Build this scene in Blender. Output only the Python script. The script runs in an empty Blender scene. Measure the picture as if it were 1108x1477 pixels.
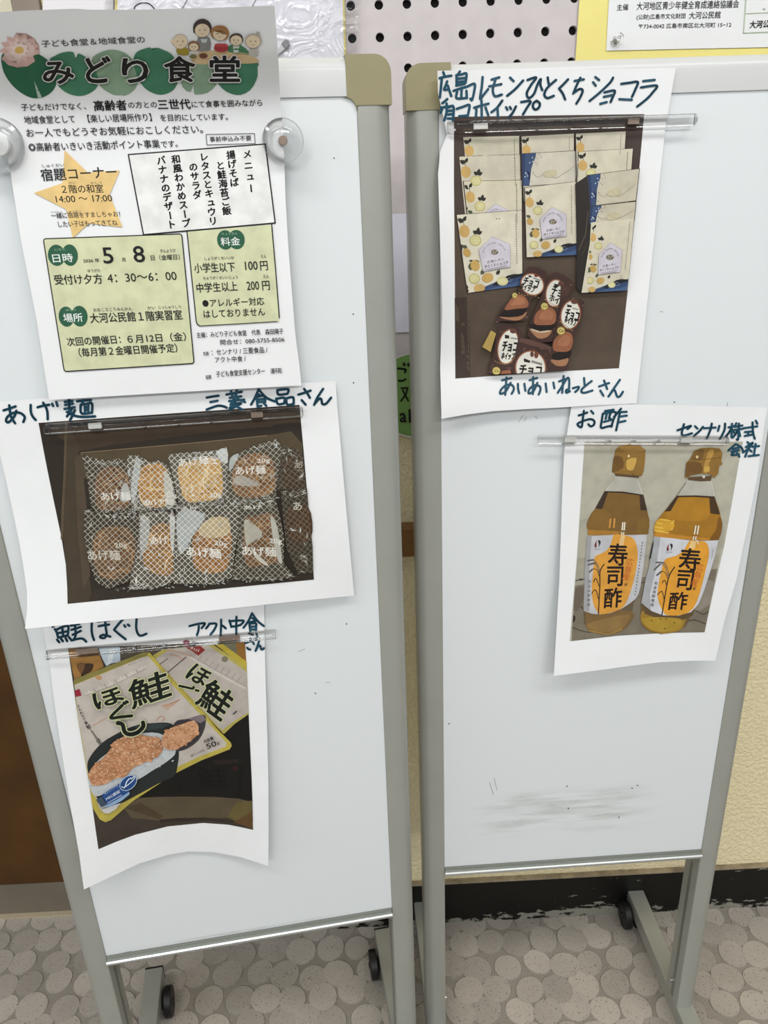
import bpy, bmesh, math, random
from mathutils import Vector, Matrix
random.seed(7)
C = bpy.context.scene.collection
SC = bpy.context.scene
# ------------------------------------------------------------------ camera
S = 1.08                      # metres per unit of the measured layout
FL = 0.08                     # how far the floor lies below the layout's zero level
F, PITCH, ROLL = 1110.0, 0.39022, 0.03886
CX, CY = 554.0, 738.5
CAMPOS = Vector((0, 0, (1.0 + FL) * S))
fw = Vector((0, math.cos(PITCH), -math.sin(PITCH)))
r0 = Vector((1, 0, 0)); d0 = fw.cross(r0)
R2 = math.cos(ROLL) * r0 + math.sin(ROLL) * d0
D2 = math.cos(ROLL) * d0 - math.sin(ROLL) * r0
cam = bpy.data.cameras.new('camera')
cam.sensor_fit = 'VERTICAL'; cam.sensor_height = 36.0; cam.lens = F / 1477 * 36
cam.clip_start = 0.02
camo = bpy.data.objects.new('camera', cam); C.objects.link(camo)
m = Matrix.Identity(4)
for i, v in enumerate((R2, -D2, -fw)):
    for k in range(3): m[k][i] = v[k]
m.translation = CAMPOS
camo.matrix_world = m
SC.camera = camo
# ------------------------------------------------------------------ world, lamps, exposure
SC.view_settings.view_transform = 'Standard'
SC.view_settings.look = 'None'
SC.view_settings.gamma = 1.0
SC.view_settings.use_curve_mapping = False
SC.view_settings.exposure = -0.5
w = bpy.data.worlds.new('room_light'); SC.world = w; w.use_nodes = True
bg = w.node_tree.nodes['Background']
bg.inputs[0].default_value = (0.86, 0.93, 1.0, 1); bg.inputs[1].default_value = 0.62
def area(name, loc, rot, sx, sy, power, col=(1, 1, 1)):
    l = bpy.data.lights.new(name, 'AREA'); l.shape = 'RECTANGLE'; l.size = sx; l.size_y = sy
    l.energy = power; l.color = col
    o = bpy.data.objects.new(name, l); C.objects.link(o); o.location = loc; o.rotation_euler = rot
    return o
for lx in (-0.55, 0.95):
    area('ceiling_and_fill_lamp', (lx, -0.35, 2.45), (math.radians(14), 0, 0), 1.25, 0.30, 19, (1, 0.995, 0.985))
    area('ceiling_and_fill_lamp', (lx, -2.3, 2.45), (math.radians(40), 0, 0), 1.25, 0.30, 46, (1, 0.995, 0.985))  # added fill row behind the camera, evens out the boards from the front
area('daylight_window', (-2.6, -0.6, 1.5), (math.radians(90), 0, math.radians(-75)), 1.2, 1.4, 14, (0.85, 0.93, 1.0))

# ------------------------------------------------------------------ materials
def lin(h):
    h = h.lstrip('#'); o = []
    for i in (0, 2, 4):
        c = int(h[i:i+2], 16) / 255
        o.append(c / 12.92 if c <= 0.04045 else ((c + 0.055) / 1.055) ** 2.4)
    return (*o, 1)
MATS = {}
def mat(name, hexc, rough=0.55, metal=0.0, var=0.0, vscale=30, bump=0.0, bscale=200, bdist=0.001, coat=0.0, spec=0.5, var2=None):
    key = name
    if key in MATS: return MATS[key]
    M = bpy.data.materials.new(name); M.use_nodes = True
    nt = M.node_tree; b = nt.nodes['Principled BSDF']
    b.inputs['Base Color'].default_value = lin(hexc)
    b.inputs['Roughness'].default_value = rough; b.inputs['Metallic'].default_value = metal
    b.inputs['Coat Weight'].default_value = coat
    b.inputs['Specular IOR Level'].default_value = spec
    if var or bump:
        tc = nt.nodes.new('ShaderNodeTexCoord')
    if var:
        n = nt.nodes.new('ShaderNodeTexNoise'); n.inputs['Scale'].default_value = vscale; n.inputs['Detail'].default_value = 4
        nt.links.new(tc.outputs['Object'], n.inputs['Vector'])
        r = nt.nodes.new('ShaderNodeValToRGB')
        c = lin(hexc); c2 = lin(var2) if var2 else tuple(x * (1 - var) for x in c[:3]) + (1,)
        r.color_ramp.elements[0].color = c2; r.color_ramp.elements[1].color = c
        r.color_ramp.elements[0].position = 0.35; r.color_ramp.elements[1].position = 0.65
        nt.links.new(n.outputs['Fac'], r.inputs[0]); nt.links.new(r.outputs[0], b.inputs['Base Color'])
    if bump:
        n = nt.nodes.new('ShaderNodeTexNoise'); n.inputs['Scale'].default_value = bscale; n.inputs['Detail'].default_value = 3
        nt.links.new(tc.outputs['Object'], n.inputs['Vector'])
        bm_ = nt.nodes.new('ShaderNodeBump'); bm_.inputs['Strength'].default_value = bump; bm_.inputs['Distance'].default_value = bdist
        nt.links.new(n.outputs['Fac'], bm_.inputs['Height']); nt.links.new(bm_.outputs[0], b.inputs['Normal'])
    MATS[key] = M; return M
def ink(hexc):
    c = [int(hexc.lstrip('#')[i:i+2], 16) for i in (0, 2, 4)]; g = 0.3*c[0] + 0.59*c[1] + 0.11*c[2]
    hexc = '#%02x%02x%02x' % tuple(round(g + (v-g)*0.88) for v in c)       # printer's colours are a little dull
    hexc = '#%02x%02x%02x' % tuple(round(255*(int(hexc[i:i+2], 16)/255)**1.12) for i in (1, 3, 5))
    return mat('print_' + hexc.lstrip('#'), hexc, rough=0.62, spec=0.3, var=0.15 if sum(c) > 150 else 0.0, vscale=75)
PAPER = mat('paper', '#e7e8e8', rough=0.7, var=0.03, vscale=25, spec=0.25)
def clear_mat(name, tint=(0.96, 0.97, 0.97, 1), ior=1.49, rough=0.05, bump=0):
    if name in MATS: return MATS[name]
    M = bpy.data.materials.new(name); M.use_nodes = True; nt = M.node_tree
    for n in list(nt.nodes):
        if n.type != 'OUTPUT_MATERIAL': nt.nodes.remove(n)
    out = nt.nodes['Material Output']
    t = nt.nodes.new('ShaderNodeBsdfTransparent'); t.inputs[0].default_value = tint
    g = nt.nodes.new('ShaderNodeBsdfGlossy'); g.inputs['Roughness'].default_value = rough
    f = nt.nodes.new('ShaderNodeFresnel'); f.inputs[0].default_value = ior
    mx = nt.nodes.new('ShaderNodeMixShader')
    nt.links.new(f.outputs[0], mx.inputs[0]); nt.links.new(t.outputs[0], mx.inputs[1]); nt.links.new(g.outputs[0], mx.inputs[2])
    nt.links.new(mx.outputs[0], out.inputs[0])
    if bump:
        tc = nt.nodes.new('ShaderNodeTexCoord')
        n = nt.nodes.new('ShaderNodeTexNoise'); n.inputs['Scale'].default_value = 26; n.inputs['Detail'].default_value = 3; n.inputs['Distortion'].default_value = 1.5
        nt.links.new(tc.outputs['Object'], n.inputs['Vector'])
        bb = nt.nodes.new('ShaderNodeBump'); bb.inputs['Strength'].default_value = bump; bb.inputs['Distance'].default_value = 0.02
        nt.links.new(n.outputs['Fac'], bb.inputs['Height']); nt.links.new(bb.outputs[0], g.inputs['Normal']); nt.links.new(bb.outputs[0], f.inputs['Normal'])
    MATS[name] = M; return M
ACRYL = clear_mat('clear_acrylic', (0.985, 0.988, 0.988, 1), 1.5, 0.04)
FILM = clear_mat('clear_film', (0.97, 0.97, 0.97, 1), 1.42, 0.12, 0.22)
def noded(name):
    M = bpy.data.materials.new(name); M.use_nodes = True; MATS[name] = M
    return M, M.node_tree, M.node_tree.nodes['Principled BSDF']
def N(nt, t, **kw):
    n = nt.nodes.new(t)
    for k, v in kw.items():
        if k in n.inputs: n.inputs[k].default_value = v
        else: setattr(n, k, v)
    return n

# ------------------------------------------------------------------ scene helpers
def tag(o, label=None, cat=None, group=None, kind=None):
    if label: o['label'] = label
    if cat: o['category'] = cat
    if group: o['group'] = group
    if kind: o['kind'] = kind
    return o
def link(name, me, parent=None, loc=None, rotz=None, smooth=False):
    o = bpy.data.objects.new(name, me); C.objects.link(o)
    if parent: o.parent = parent
    if loc is not None: o.location = loc
    if rotz is not None: o.rotation_euler = (0, 0, rotz)
    if smooth:
        for p in me.polygons: p.use_smooth = True
    return o
def empty(name, loc, rotz=0):
    o = bpy.data.objects.new(name, None); C.objects.link(o); o.location = loc; o.rotation_euler = (0, 0, rotz)
    o.empty_display_size = 0.05
    return o
def bm_obj(name, bm, material, parent=None, smooth=False, bevel=0, seg=2, **kw):
    me = bpy.data.meshes.new(name); bmesh.ops.recalc_face_normals(bm, faces=bm.faces[:]); bm.to_mesh(me); bm.free()
    for mm in (material if isinstance(material, (list, tuple)) else [material]): me.materials.append(mm)
    o = link(name, me, parent, smooth=smooth, **kw)
    if bevel:
        b = o.modifiers.new('bevel', 'BEVEL'); b.width = bevel; b.segments = seg; b.limit_method = 'ANGLE'; b.angle_limit = math.radians(35)
        for p in me.polygons: p.use_smooth = True
        b.harden_normals = True
    return o
def box(bm, x0, x1, y0, y1, z0, z1, mi=0):
    v = [bm.verts.new((x, y, z)) for z in (z0, z1) for y in (y0, y1) for x in (x0, x1)]
    for f in ((0, 2, 3, 1), (4, 5, 7, 6), (0, 1, 5, 4), (2, 6, 7, 3), (0, 4, 6, 2), (1, 3, 7, 5)):
        bm.faces.new([v[i] for i in f]).material_index = mi
def prism(bm, pts, axis, a, b, mi=0):
    """pts: 2-D outline, extruded along axis ('x','y','z') from a to b"""
    def mk(p, t):
        return {'z': (p[0], p[1], t), 'x': (t, p[0], p[1]), 'y': (p[0], t, p[1])}[axis]
    A = [bm.verts.new(mk(p, a)) for p in pts]; B = [bm.verts.new(mk(p, b)) for p in pts]
    bm.faces.new(A).material_index = mi; bm.faces.new(B[::-1]).material_index = mi
    n = len(pts)
    for i in range(n):
        bm.faces.new((A[i], A[(i+1) % n], B[(i+1) % n], B[i])).material_index = mi
def cyl(bm, c, r, axis, a, b, n=24, mi=0, r2=None):
    pts = [(r * math.cos(2*math.pi*i/n), r * math.sin(2*math.pi*i/n)) for i in range(n)]
    r2 = r if r2 is None else r2
    def mk(p, t, k):
        p = (p[0] * k, p[1] * k)
        return {'z': (c[0]+p[0], c[1]+p[1], t), 'x': (t, c[0]+p[0], c[1]+p[1]), 'y': (c[0]+p[0], t, c[1]+p[1])}[axis]
    A = [bm.verts.new(mk(p, a, 1)) for p in pts]; B = [bm.verts.new(mk(p, b, r2/r)) for p in pts]
    bm.faces.new(A).material_index = mi; bm.faces.new(B[::-1]).material_index = mi
    for i in range(n): bm.faces.new((A[i], A[(i+1) % n], B[(i+1) % n], B[i])).material_index = mi

# ------------------------------------------------------------------ planes in the place, and surfaces lying on them
def ray(p): return fw + (p[0]-CX)/F * R2 + (p[1]-CY)/F * D2
class Plane:
    """upright plane: origin (x, y) on the floor, yaw; coordinates u along it, d towards the viewer, z up"""
    def __init__(s, x, y, yaw):
        s.o = Vector((x, y, 0)); s.yaw = yaw
        s.U = Vector((math.cos(yaw), math.sin(yaw), 0)); s.Nn = Vector((math.sin(yaw), -math.cos(yaw), 0))
    def uz(s, p, d=0.0):
        v = ray(p); t = ((s.o + s.Nn * d - CAMPOS).dot(s.Nn)) / v.dot(s.Nn)
        P = CAMPOS + v * t - s.o
        return P.dot(s.U), P.z
    def world(s, u, d, z): return s.o + s.U * u + s.Nn * d + Vector((0, 0, z))
class Surface:
    """a sheet lying on a plane, standing off it by curl(u, z)"""
    def __init__(s, plane, curl=lambda u, z: 0.001, anchor=None):
        s.p = plane; s.curl = curl; s.a = anchor
    def at(s, px, lift=0.0):
        d = 0.002
        for _ in range(4):
            u, z = s.p.uz(px, d); d = s.curl(u, z) + lift
        u, z = s.p.uz(px, d)
        return u, d, z
    def local(s, px, lift=0.0):
        u, d, z = s.at(px, lift)
        return (u - s.a[0], -d, z - s.a[1])      # object's local axes: x = u, y = away from viewer, z up
VP = (659.0, 3393.0)
def upvec(p):
    d = Vector((p[0]-VP[0], p[1]-VP[1])); return d.normalized()
def smooth(pts, n=6, closed=True):
    out = []; L = len(pts)
    rng = range(L) if closed else range(L-1)
    for i in rng:
        g = lambda k: Vector(pts[k % L]) if closed else Vector(pts[max(0, min(L-1, k))])
        p0, p1, p2, p3 = g(i-1), g(i), g(i+1), g(i+2)
        for k in range(n):
            t = k / n
            q = 0.5 * ((2*p1) + (-p0+p2)*t + (2*p0-5*p1+4*p2-p3)*t*t + (-p0+3*p1-3*p2+p3)*t**3)
            out.append((q.x, q.y))
    if not closed: out.append(tuple(pts[-1]))
    return out
def Z(x0, y0, sc):
    return lambda *pts: [(x0 + a/sc, y0 + b/sc) for a, b in pts]
FONTCACHE = {}
def glyphs(body, bold=0.0, res=3):
    k = (body, bold, res)
    if k in FONTCACHE: return FONTCACHE[k]
    cu = bpy.data.curves.new('t', 'FONT'); cu.body = body; cu.size = 1; cu.resolution_u = res; cu.offset = bold
    o = bpy.data.objects.new('t', cu); C.objects.link(o)
    bpy.context.view_layer.update()
    dg = bpy.context.evaluated_depsgraph_get(); me = o.evaluated_get(dg).to_mesh()
    vs = [(v.co.x, v.co.y) for v in me.vertices]; fs = [tuple(p.vertices) for p in me.polygons]
    o.evaluated_get(dg).to_mesh_clear()
    bpy.data.objects.remove(o); bpy.data.curves.remove(cu)
    FONTCACHE[k] = (vs, fs); return vs, fs
def bbox(vs):
    xs = [v[0] for v in vs]; ys = [v[1] for v in vs]; return min(xs), max(xs), min(ys), max(ys)
STEP = 0.00002
class Art:
    """printing or handwriting on a Surface, laid down in thin coats, one above the other"""
    def __init__(s, surf, lift=0.00025, grid=8):
        s.s = surf; s.lift = lift; s.V = []; s.Fc = []; s.MI = []; s.mats = []; s.grid = grid; s.clip = None; s.n0 = 0
    def mi(s, m):
        if isinstance(m, str): m = ink(m)
        if m not in s.mats: s.mats.append(m)
        return s.mats.index(m)
    def up(s): s.lift += STEP
    def add(s, vs, fs, m, cut=True):
        x0, x1, y0, y1 = bbox(vs)
        if cut and max(x1-x0, y1-y0) > s.grid * 1.4 or s.clip:
            bm = bmesh.new(); bv = [bm.verts.new((v[0], v[1], 0)) for v in vs]
            for f in fs:
                try: bm.faces.new([bv[i] for i in f])
                except ValueError: pass
            bmesh.ops.triangulate(bm, faces=bm.faces[:])
            if s.clip:
                c = s.clip; n = len(c)
                area2 = sum(c[i][0]*c[(i+1) % n][1]-c[(i+1) % n][0]*c[i][1] for i in range(n))
                for i in range(n):
                    a, b = Vector((*c[i], 0)), Vector((*c[(i+1) % n], 0)); e = b - a
                    nn = Vector((e.y, -e.x, 0)) * (1 if area2 > 0 else -1)
                    bmesh.ops.bisect_plane(bm, geom=bm.verts[:]+bm.edges[:]+bm.faces[:], plane_co=a, plane_no=nn, clear_outer=True, dist=1e-5)
            if cut and max(x1-x0, y1-y0) > s.grid * 1.4:
                for ax, lo, hi in ((0, x0, x1), (1, y0, y1)):
                    k = math.floor(lo / s.grid) + 1
                    while k * s.grid < hi:
                        co = Vector((0, 0, 0)); co[ax] = k * s.grid; no = Vector((0, 0, 0)); no[ax] = 1
                        bmesh.ops.bisect_plane(bm, geom=bm.verts[:]+bm.edges[:]+bm.faces[:], plane_co=co, plane_no=no, dist=1e-5); k += 1
            bm.verts.index_update()
            vs = [(v.co.x, v.co.y) for v in bm.verts]; fs = [tuple(v.index for v in f.verts) for f in bm.faces]; bm.free()
        b = len(s.V); k = s.mi(m)
        for v in vs: s.V.append(s.s.local(v, s.lift))
        for f in fs: s.Fc.append(tuple(i + b for i in f)); s.MI.append(k)
    def poly(s, pts, m, sm=0):
        if sm: pts = smooth(pts, sm)
        s.add(pts, [tuple(range(len(pts)))], m); s.up()
    def ell(s, c, rx, ry, m, rot=0, n=28):
        a = math.radians(rot); ca, sa = math.cos(a), math.sin(a)
        s.poly([(c[0]+rx*math.cos(t)*ca-ry*math.sin(t)*sa, c[1]+rx*math.cos(t)*sa+ry*math.sin(t)*ca) for t in (2*math.pi*i/n for i in range(n))], m)
    def ring(s, pts, wd, m, closed=True):
        s.line(list(pts) + ([pts[0]] if closed else []), wd, m)
    def line(s, pts, wd, m, caps=True, up=True):
        vs = []; fs = []
        for i in range(len(pts)-1):
            a, b = Vector(pts[i]), Vector(pts[i+1]); e = b - a
            if e.length < 1e-6: continue
            n = Vector((-e.y, e.x)).normalized() * wd/2; k = len(vs)
            vs += [tuple(a+n), tuple(b+n), tuple(b-n), tuple(a-n)]; fs.append((k, k+1, k+2, k+3))
        if caps and wd > 1.2:
            for p in pts:
                k = len(vs); q = 10
                vs += [(p[0]+wd/2*math.cos(2*math.pi*i/q), p[1]+wd/2*math.sin(2*math.pi*i/q)) for i in range(q)]
                fs.append(tuple(range(k, k+q)))
        if vs: s.add(vs, fs, m)
        if up: s.up()
    def strokes(s, zf, wd, m, *strokes, sm=True):
        for st in strokes:
            pts = zf(*st)
            if sm and len(pts) > 2: pts = smooth(pts, 5, closed=False)
            s.line(pts, wd, m, up=False)
            s.lift += STEP * 0.08
        s.up()
    def text(s, body, a, b, h, m, bold=0.0, up=None, halo=None, halow=1.5, res=3):
        """ink box: lower left at a, lower right at b, height h (pixels of the layout)"""
        vs, _ = glyphs(body, 0.0, res); x0, x1, y0, y1 = bbox(vs)
        A, B = Vector(a), Vector(b); s.up()
        U = Vector(up) if up is not None else upvec(a) * h
        f = lambda v: tuple(A + (B - A) * ((v[0]-x0)/(x1-x0)) + U * ((v[1]-y0)/max(1e-6, (y1-y0))))
        big = U.length > 12
        l0 = s.lift
        if halo:
            hv, hf = glyphs(body, 0.0, 2)
            for q in range(12):       # the outline: the letter set off in every direction
                ox, oy = halow*math.cos(q*math.pi/6), halow*math.sin(q*math.pi/6)
                s.add([(lambda p: (p[0]+ox, p[1]+oy))(f(v)) for v in hv], hf, halo, cut=True); s.lift += STEP*0.1
            s.up()
        gv, gf = glyphs(body, 0.0, res); w_ = bold * U.length * 0.9
        for ox, oy in (((0, 0),) if w_ < 0.04 else ((w_, 0), (-w_, 0), (0, w_), (0, -w_), (w_*.7, w_*.7), (-w_*.7, w_*.7), (w_*.7, -w_*.7), (-w_*.7, -w_*.7)) if w_ > .5 else ((w_, 0), (-w_, 0), (0, w_*.8), (0, -w_*.8))):
            s.add([(lambda p: (p[0]+ox, p[1]+oy))(f(v)) for v in gv], gf, m, cut=big); s.lift += STEP*0.02
        s.lift = l0 + (STEP*3 if halo else 0)
    def vtext(s, body, a, b, size, m, bold=0.0, sx=1.0):
        """column of characters from a (top) to b (bottom)"""
        n = len(body); A, B = Vector(a), Vector(b); s.up()
        step = (B - A) / n; dn = step.normalized()
        for i, ch in enumerate(body):
            if ch == ' ' or ch == '　': continue
            c = A + step * (i + 0.5)
            up = -dn; rt = Vector((-up.y, up.x)); rt = Vector((1, (rt.y) * 1.0)).normalized() if False else Vector((dn.y, -dn.x))
            vs, fs = glyphs(ch, 0, 2); w_ = bold*size*.9; x0, x1, y0, y1 = bbox(glyphs('国', 0, 2)[0]); em = (y1 - y0)
            cx, cy = (x0+x1)/2, (y0+y1)/2
            if len(ch.encode()) == 1: 
                q0, q1, q2, q3 = bbox(vs); cx, cy = (q0+q1)/2, (q2+q3)/2
            pts = []
            for v in vs:
                X, Y = (v[0]-cx)/em*size*sx, (v[1]-cy)/em*size
                if ch in 'ー（）()～': X, Y = Y, -X
                if ch in 'ュョッャ': X, Y = X + size*0.08, Y + size*0.08
                pts.append(tuple(c + rt * X + up * Y))
            for ox, oy in (((0, 0),) if w_ < 0.04 else ((w_, 0), (-w_, 0), (0, w_*.8), (0, -w_*.8))):
                s.add([(p[0]+ox, p[1]+oy) for p in pts], fs, m, cut=size > 16)
    def build(s, name, parent, label=None):
        me = bpy.data.meshes.new(name); me.from_pydata(s.V, [], s.Fc)
        for mm in s.mats: me.materials.append(mm)
        me.polygons.foreach_set('material_index', s.MI); me.update()
        # face towards the viewer
        bm = bmesh.new(); bm.from_mesh(me)
        fl = [f for f in bm.faces if f.normal.y > 0]
        if fl: bmesh.ops.reverse_faces(bm, faces=fl)
        bm.to_mesh(me); bm.free()
        o = link(name, me, parent, smooth=True)
        if label: o['label'] = label
        return o
    def new(s):
        """another Art continuing above this one"""
        a = Art(s.s, s.lift, s.grid); a.clip = s.clip; return a
def sheet(name, surf, outline, material, label, cat, group=None, thick=0.00012, parent=None):
    """a sheet of paper as its own object, outline in layout pixels"""
    us = [surf.at(p) for p in outline]
    surf.a = (sum(u[0] for u in us)/len(us), min(u[2] for u in us))
    a = Art(surf, 0.0); a.poly(outline, material)
    o = a.build(name, parent)
    if parent is None:
        o.location = surf.p.world(surf.a[0], 0, surf.a[1]); o.rotation_euler = (0, 0, surf.p.yaw)
        tag(o, label, cat, group)
    # weld then give the paper its thickness
    bm = bmesh.new(); bm.from_mesh(o.data); bmesh.ops.remove_doubles(bm, verts=bm.verts[:], dist=1e-6); bm.to_mesh(o.data); bm.free()
    return o

# ================================================================== THE SETTING
def lz(z): return (z + FL) * S                 # layout height -> metres above the floor
def floor_at(px):
    v = ray(px); t = -CAMPOS.z / v.z; return CAMPOS + v * t
wa, wb = floor_at((644, 1328.6)), floor_at((1108, 1304))
wyaw = math.atan2(wb.y - wa.y, wb.x - wa.x)
WALL = Plane(wa.x, wa.y, wyaw)
uL = WALL.uz((60, 5))[0]                       # left end of the wall
REC = Plane(wa.x - math.sin(wyaw)*-0.0, wa.y, wyaw)
rc = floor_at((50, 1322)); rd = (rc - WALL.o).dot(-WALL.Nn)   # depth of the recess beyond the wall

# --- materials of the room
def wall_mat():
    M, nt, b = noded('stucco')
    b.inputs['Roughness'].default_value = 0.85; b.inputs['Specular IOR Level'].default_value = 0.2
    tc = N(nt, 'ShaderNodeTexCoord')
    v = N(nt, 'ShaderNodeTexNoise', Scale=150.0, Detail=3.0, Distortion=0.2)
    r = N(nt, 'ShaderNodeValToRGB'); r.color_ramp.elements[0].position = 0.42; r.color_ramp.elements[1].position = 0.56
    n2 = N(nt, 'ShaderNodeTexNoise', Scale=3.0, Detail=3.0)
    mx = N(nt, 'ShaderNodeMix', data_type='RGBA'); mx.inputs[6].default_value = lin('#ecddb2'); mx.inputs[7].default_value = lin('#f1e4bf')
    bp = N(nt, 'ShaderNodeBump', Strength=0.42, Distance=0.004)
    for n in (v, n2): nt.links.new(tc.outputs['Object'], n.inputs['Vector'])
    nt.links.new(v.outputs['Fac'], r.inputs[0]); nt.links.new(r.outputs[0], bp.inputs['Height']); nt.links.new(bp.outputs[0], b.inputs['Normal'])
    nt.links.new(n2.outputs['Fac'], mx.inputs[0]); nt.links.new(mx.outputs[2], b.inputs['Base Color'])
    return M
STUCCO = wall_mat()
def base_mat():
    M, nt, b = noded('worn_black_skirting')
    b.inputs['Roughness'].default_value = 0.45; b.inputs['Specular IOR Level'].default_value = 0.3
    tc = N(nt, 'ShaderNodeTexCoord'); mp = N(nt, 'ShaderNodeMapping'); mp.inputs['Scale'].default_value = (45, 45, 110)
    n = N(nt, 'ShaderNodeTexNoise', Scale=1.0, Detail=4.0, Roughness=0.65)
    big = N(nt, 'ShaderNodeTexNoise', Scale=6.0, Detail=1.0)
    sx = N(nt, 'ShaderNodeSeparateXYZ')
    nt.links.new(tc.outputs['Object'], mp.inputs[0]); nt.links.new(mp.outputs[0], n.inputs['Vector']); nt.links.new(tc.outputs['Object'], sx.inputs[0]); nt.links.new(tc.outputs['Object'], big.inputs['Vector'])
    # paint is scuffed off along the lowest two and a half centimetres
    mr = N(nt, 'ShaderNodeMapRange'); mr.inputs[1].default_value = 0.010; mr.inputs[2].default_value = 0.032; mr.inputs[3].default_value = 0.60; mr.inputs[4].default_value = 0.30
    nt.links.new(sx.outputs[2], mr.inputs[0])
    ad = N(nt, 'ShaderNodeMath', operation='ADD'); nt.links.new(n.outputs['Fac'], ad.inputs[0])
    hb = N(nt, 'ShaderNodeMath', operation='MULTIPLY_ADD'); hb.inputs[1].default_value = 0.5; hb.inputs[2].default_value = -0.25
    nt.links.new(big.outputs['Fac'], hb.inputs[0]); 
    ad2 = N(nt, 'ShaderNodeMath', operation='ADD'); nt.links.new(mr.outputs[0], ad2.inputs[0]); nt.links.new(hb.outputs[0], ad2.inputs[1])
    nt.links.new(ad2.outputs[0], ad.inputs[1])
    r = N(nt, 'ShaderNodeValToRGB'); r.color_ramp.elements[0].position = 1.09; r.color_ramp.elements[0].color = lin('#100f0c'); r.color_ramp.elements[1].position = 1.13; r.color_ramp.elements[1].color = lin('#8d8b80')
    sb = N(nt, 'ShaderNodeMath', operation='SUBTRACT'); sb.inputs[1].default_value = 0.15
    nt.links.new(ad.outputs[0], sb.inputs[0]); r.color_ramp.elements[0].position = 0.90; r.color_ramp.elements[1].position = 0.935
    nt.links.new(sb.outputs[0], r.inputs[0]); nt.links.new(r.outputs[0], b.inputs['Base Color'])
    return M
SKIRT = base_mat()
WOOD = mat('dark_wood', '#583a17', 0.6, spec=0.25, var=0.35, vscale=9)
RAILWOOD = mat('rail_wood', '#8a6233', 0.45, var=0.3, vscale=12)
CREAM = mat('cream_plaster', '#e6e0c8', 0.8, bump=0.2, bscale=60)

# --- wall, recess, floor
u1 = 1.5
def on_wall(name, bm, m, kind='structure', **kw):
    o = bm_obj(name, bm, m, **kw); o.location = WALL.o; o.rotation_euler = (0, 0, WALL.yaw)
    if kind: o['kind'] = kind
    return o
HC = 2.5
bm = bmesh.new(); box(bm, uL, u1, 0, 0.10, 0, HC); on_wall('wall_back', bm, STUCCO)
bm = bmesh.new(); box(bm, -2.2, uL, rd + 0.16, rd + 0.26, 0, HC); on_wall('wall_left', bm, CREAM)
bm = bmesh.new(); box(bm, -3, 3, -3.2, rd + 0.3, HC, HC + 0.05)
on_wall('ceiling', bm, mat('ceiling_white', '#e8e8e4', 0.9, var=0.05))
# edge board at the end of the wall
ux = WALL.uz((18, 5))[0]
bm = bmesh.new(); box(bm, ux, uL, -0.006, 0.11, 0, HC); on_wall('trim_1', bm, mat('brown_edge', '#8f8174', 0.6, var=0.15), bevel=0.002)
zb = WALL.uz((644, 1270))[1]
bm = bmesh.new(); box(bm, uL + 0.001, u1, -0.005, 0, 0, zb); on_wall('baseboard_back', bm, SKIRT)
bm = bmesh.new(); box(bm, uL + 0.001, u1, -0.009, 0, zb, zb + 0.004); on_wall('trim_2', bm, mat('skirting_lip', '#a5957a', 0.7, var=0.5, vscale=40), bevel=0.001)
z1, z2 = WALL.uz((583, 795))[1], WALL.uz((583, 752))[1]
bm = bmesh.new(); box(bm, uL + 0.001, u1, -0.022, 0, z1, z2); on_wall('trim_3', bm, RAILWOOD, bevel=0.004)

def floor_mats():
    def speck(name, base, base2, dots, dscale):
        M, nt, b = noded(name)
        b.inputs['Roughness'].default_value = 0.6; b.inputs['Specular IOR Level'].default_value = 0.35
        tc = N(nt, 'ShaderNodeTexCoord')
        n = N(nt, 'ShaderNodeTexNoise', Scale=14.0, Detail=4.0)
        d = N(nt, 'ShaderNodeTexNoise', Scale=dscale, Detail=2.0)
        mx = N(nt, 'ShaderNodeMix', data_type='RGBA'); mx.inputs[6].default_value = lin(base); mx.inputs[7].default_value = lin(base2)
        r = N(nt, 'ShaderNodeValToRGB'); r.color_ramp.elements[0].position = 0.31; r.color_ramp.elements[0].color = (1, 1, 1, 1); r.color_ramp.elements[1].position = 0.36; r.color_ramp.elements[1].color = (0, 0, 0, 1)
        mx2 = N(nt, 'ShaderNodeMix', data_type='RGBA'); mx2.inputs[7].default_value = lin(dots)
        at = N(nt, 'ShaderNodeAttribute', attribute_name='tone')
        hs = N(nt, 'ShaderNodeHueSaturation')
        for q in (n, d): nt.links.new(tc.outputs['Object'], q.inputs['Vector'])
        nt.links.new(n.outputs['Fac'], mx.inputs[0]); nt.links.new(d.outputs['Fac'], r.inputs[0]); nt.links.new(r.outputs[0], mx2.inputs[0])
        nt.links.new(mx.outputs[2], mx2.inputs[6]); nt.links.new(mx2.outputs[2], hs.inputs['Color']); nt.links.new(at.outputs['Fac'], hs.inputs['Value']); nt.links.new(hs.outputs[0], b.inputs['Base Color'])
        return M
    return speck('grout', '#8d867c', '#9b948a', '#6a635a', 380), speck('round_pebble', '#a0988e', '#bbb3a9', '#5a534a', 480)
GROUT, PEB = floor_mats()
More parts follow.
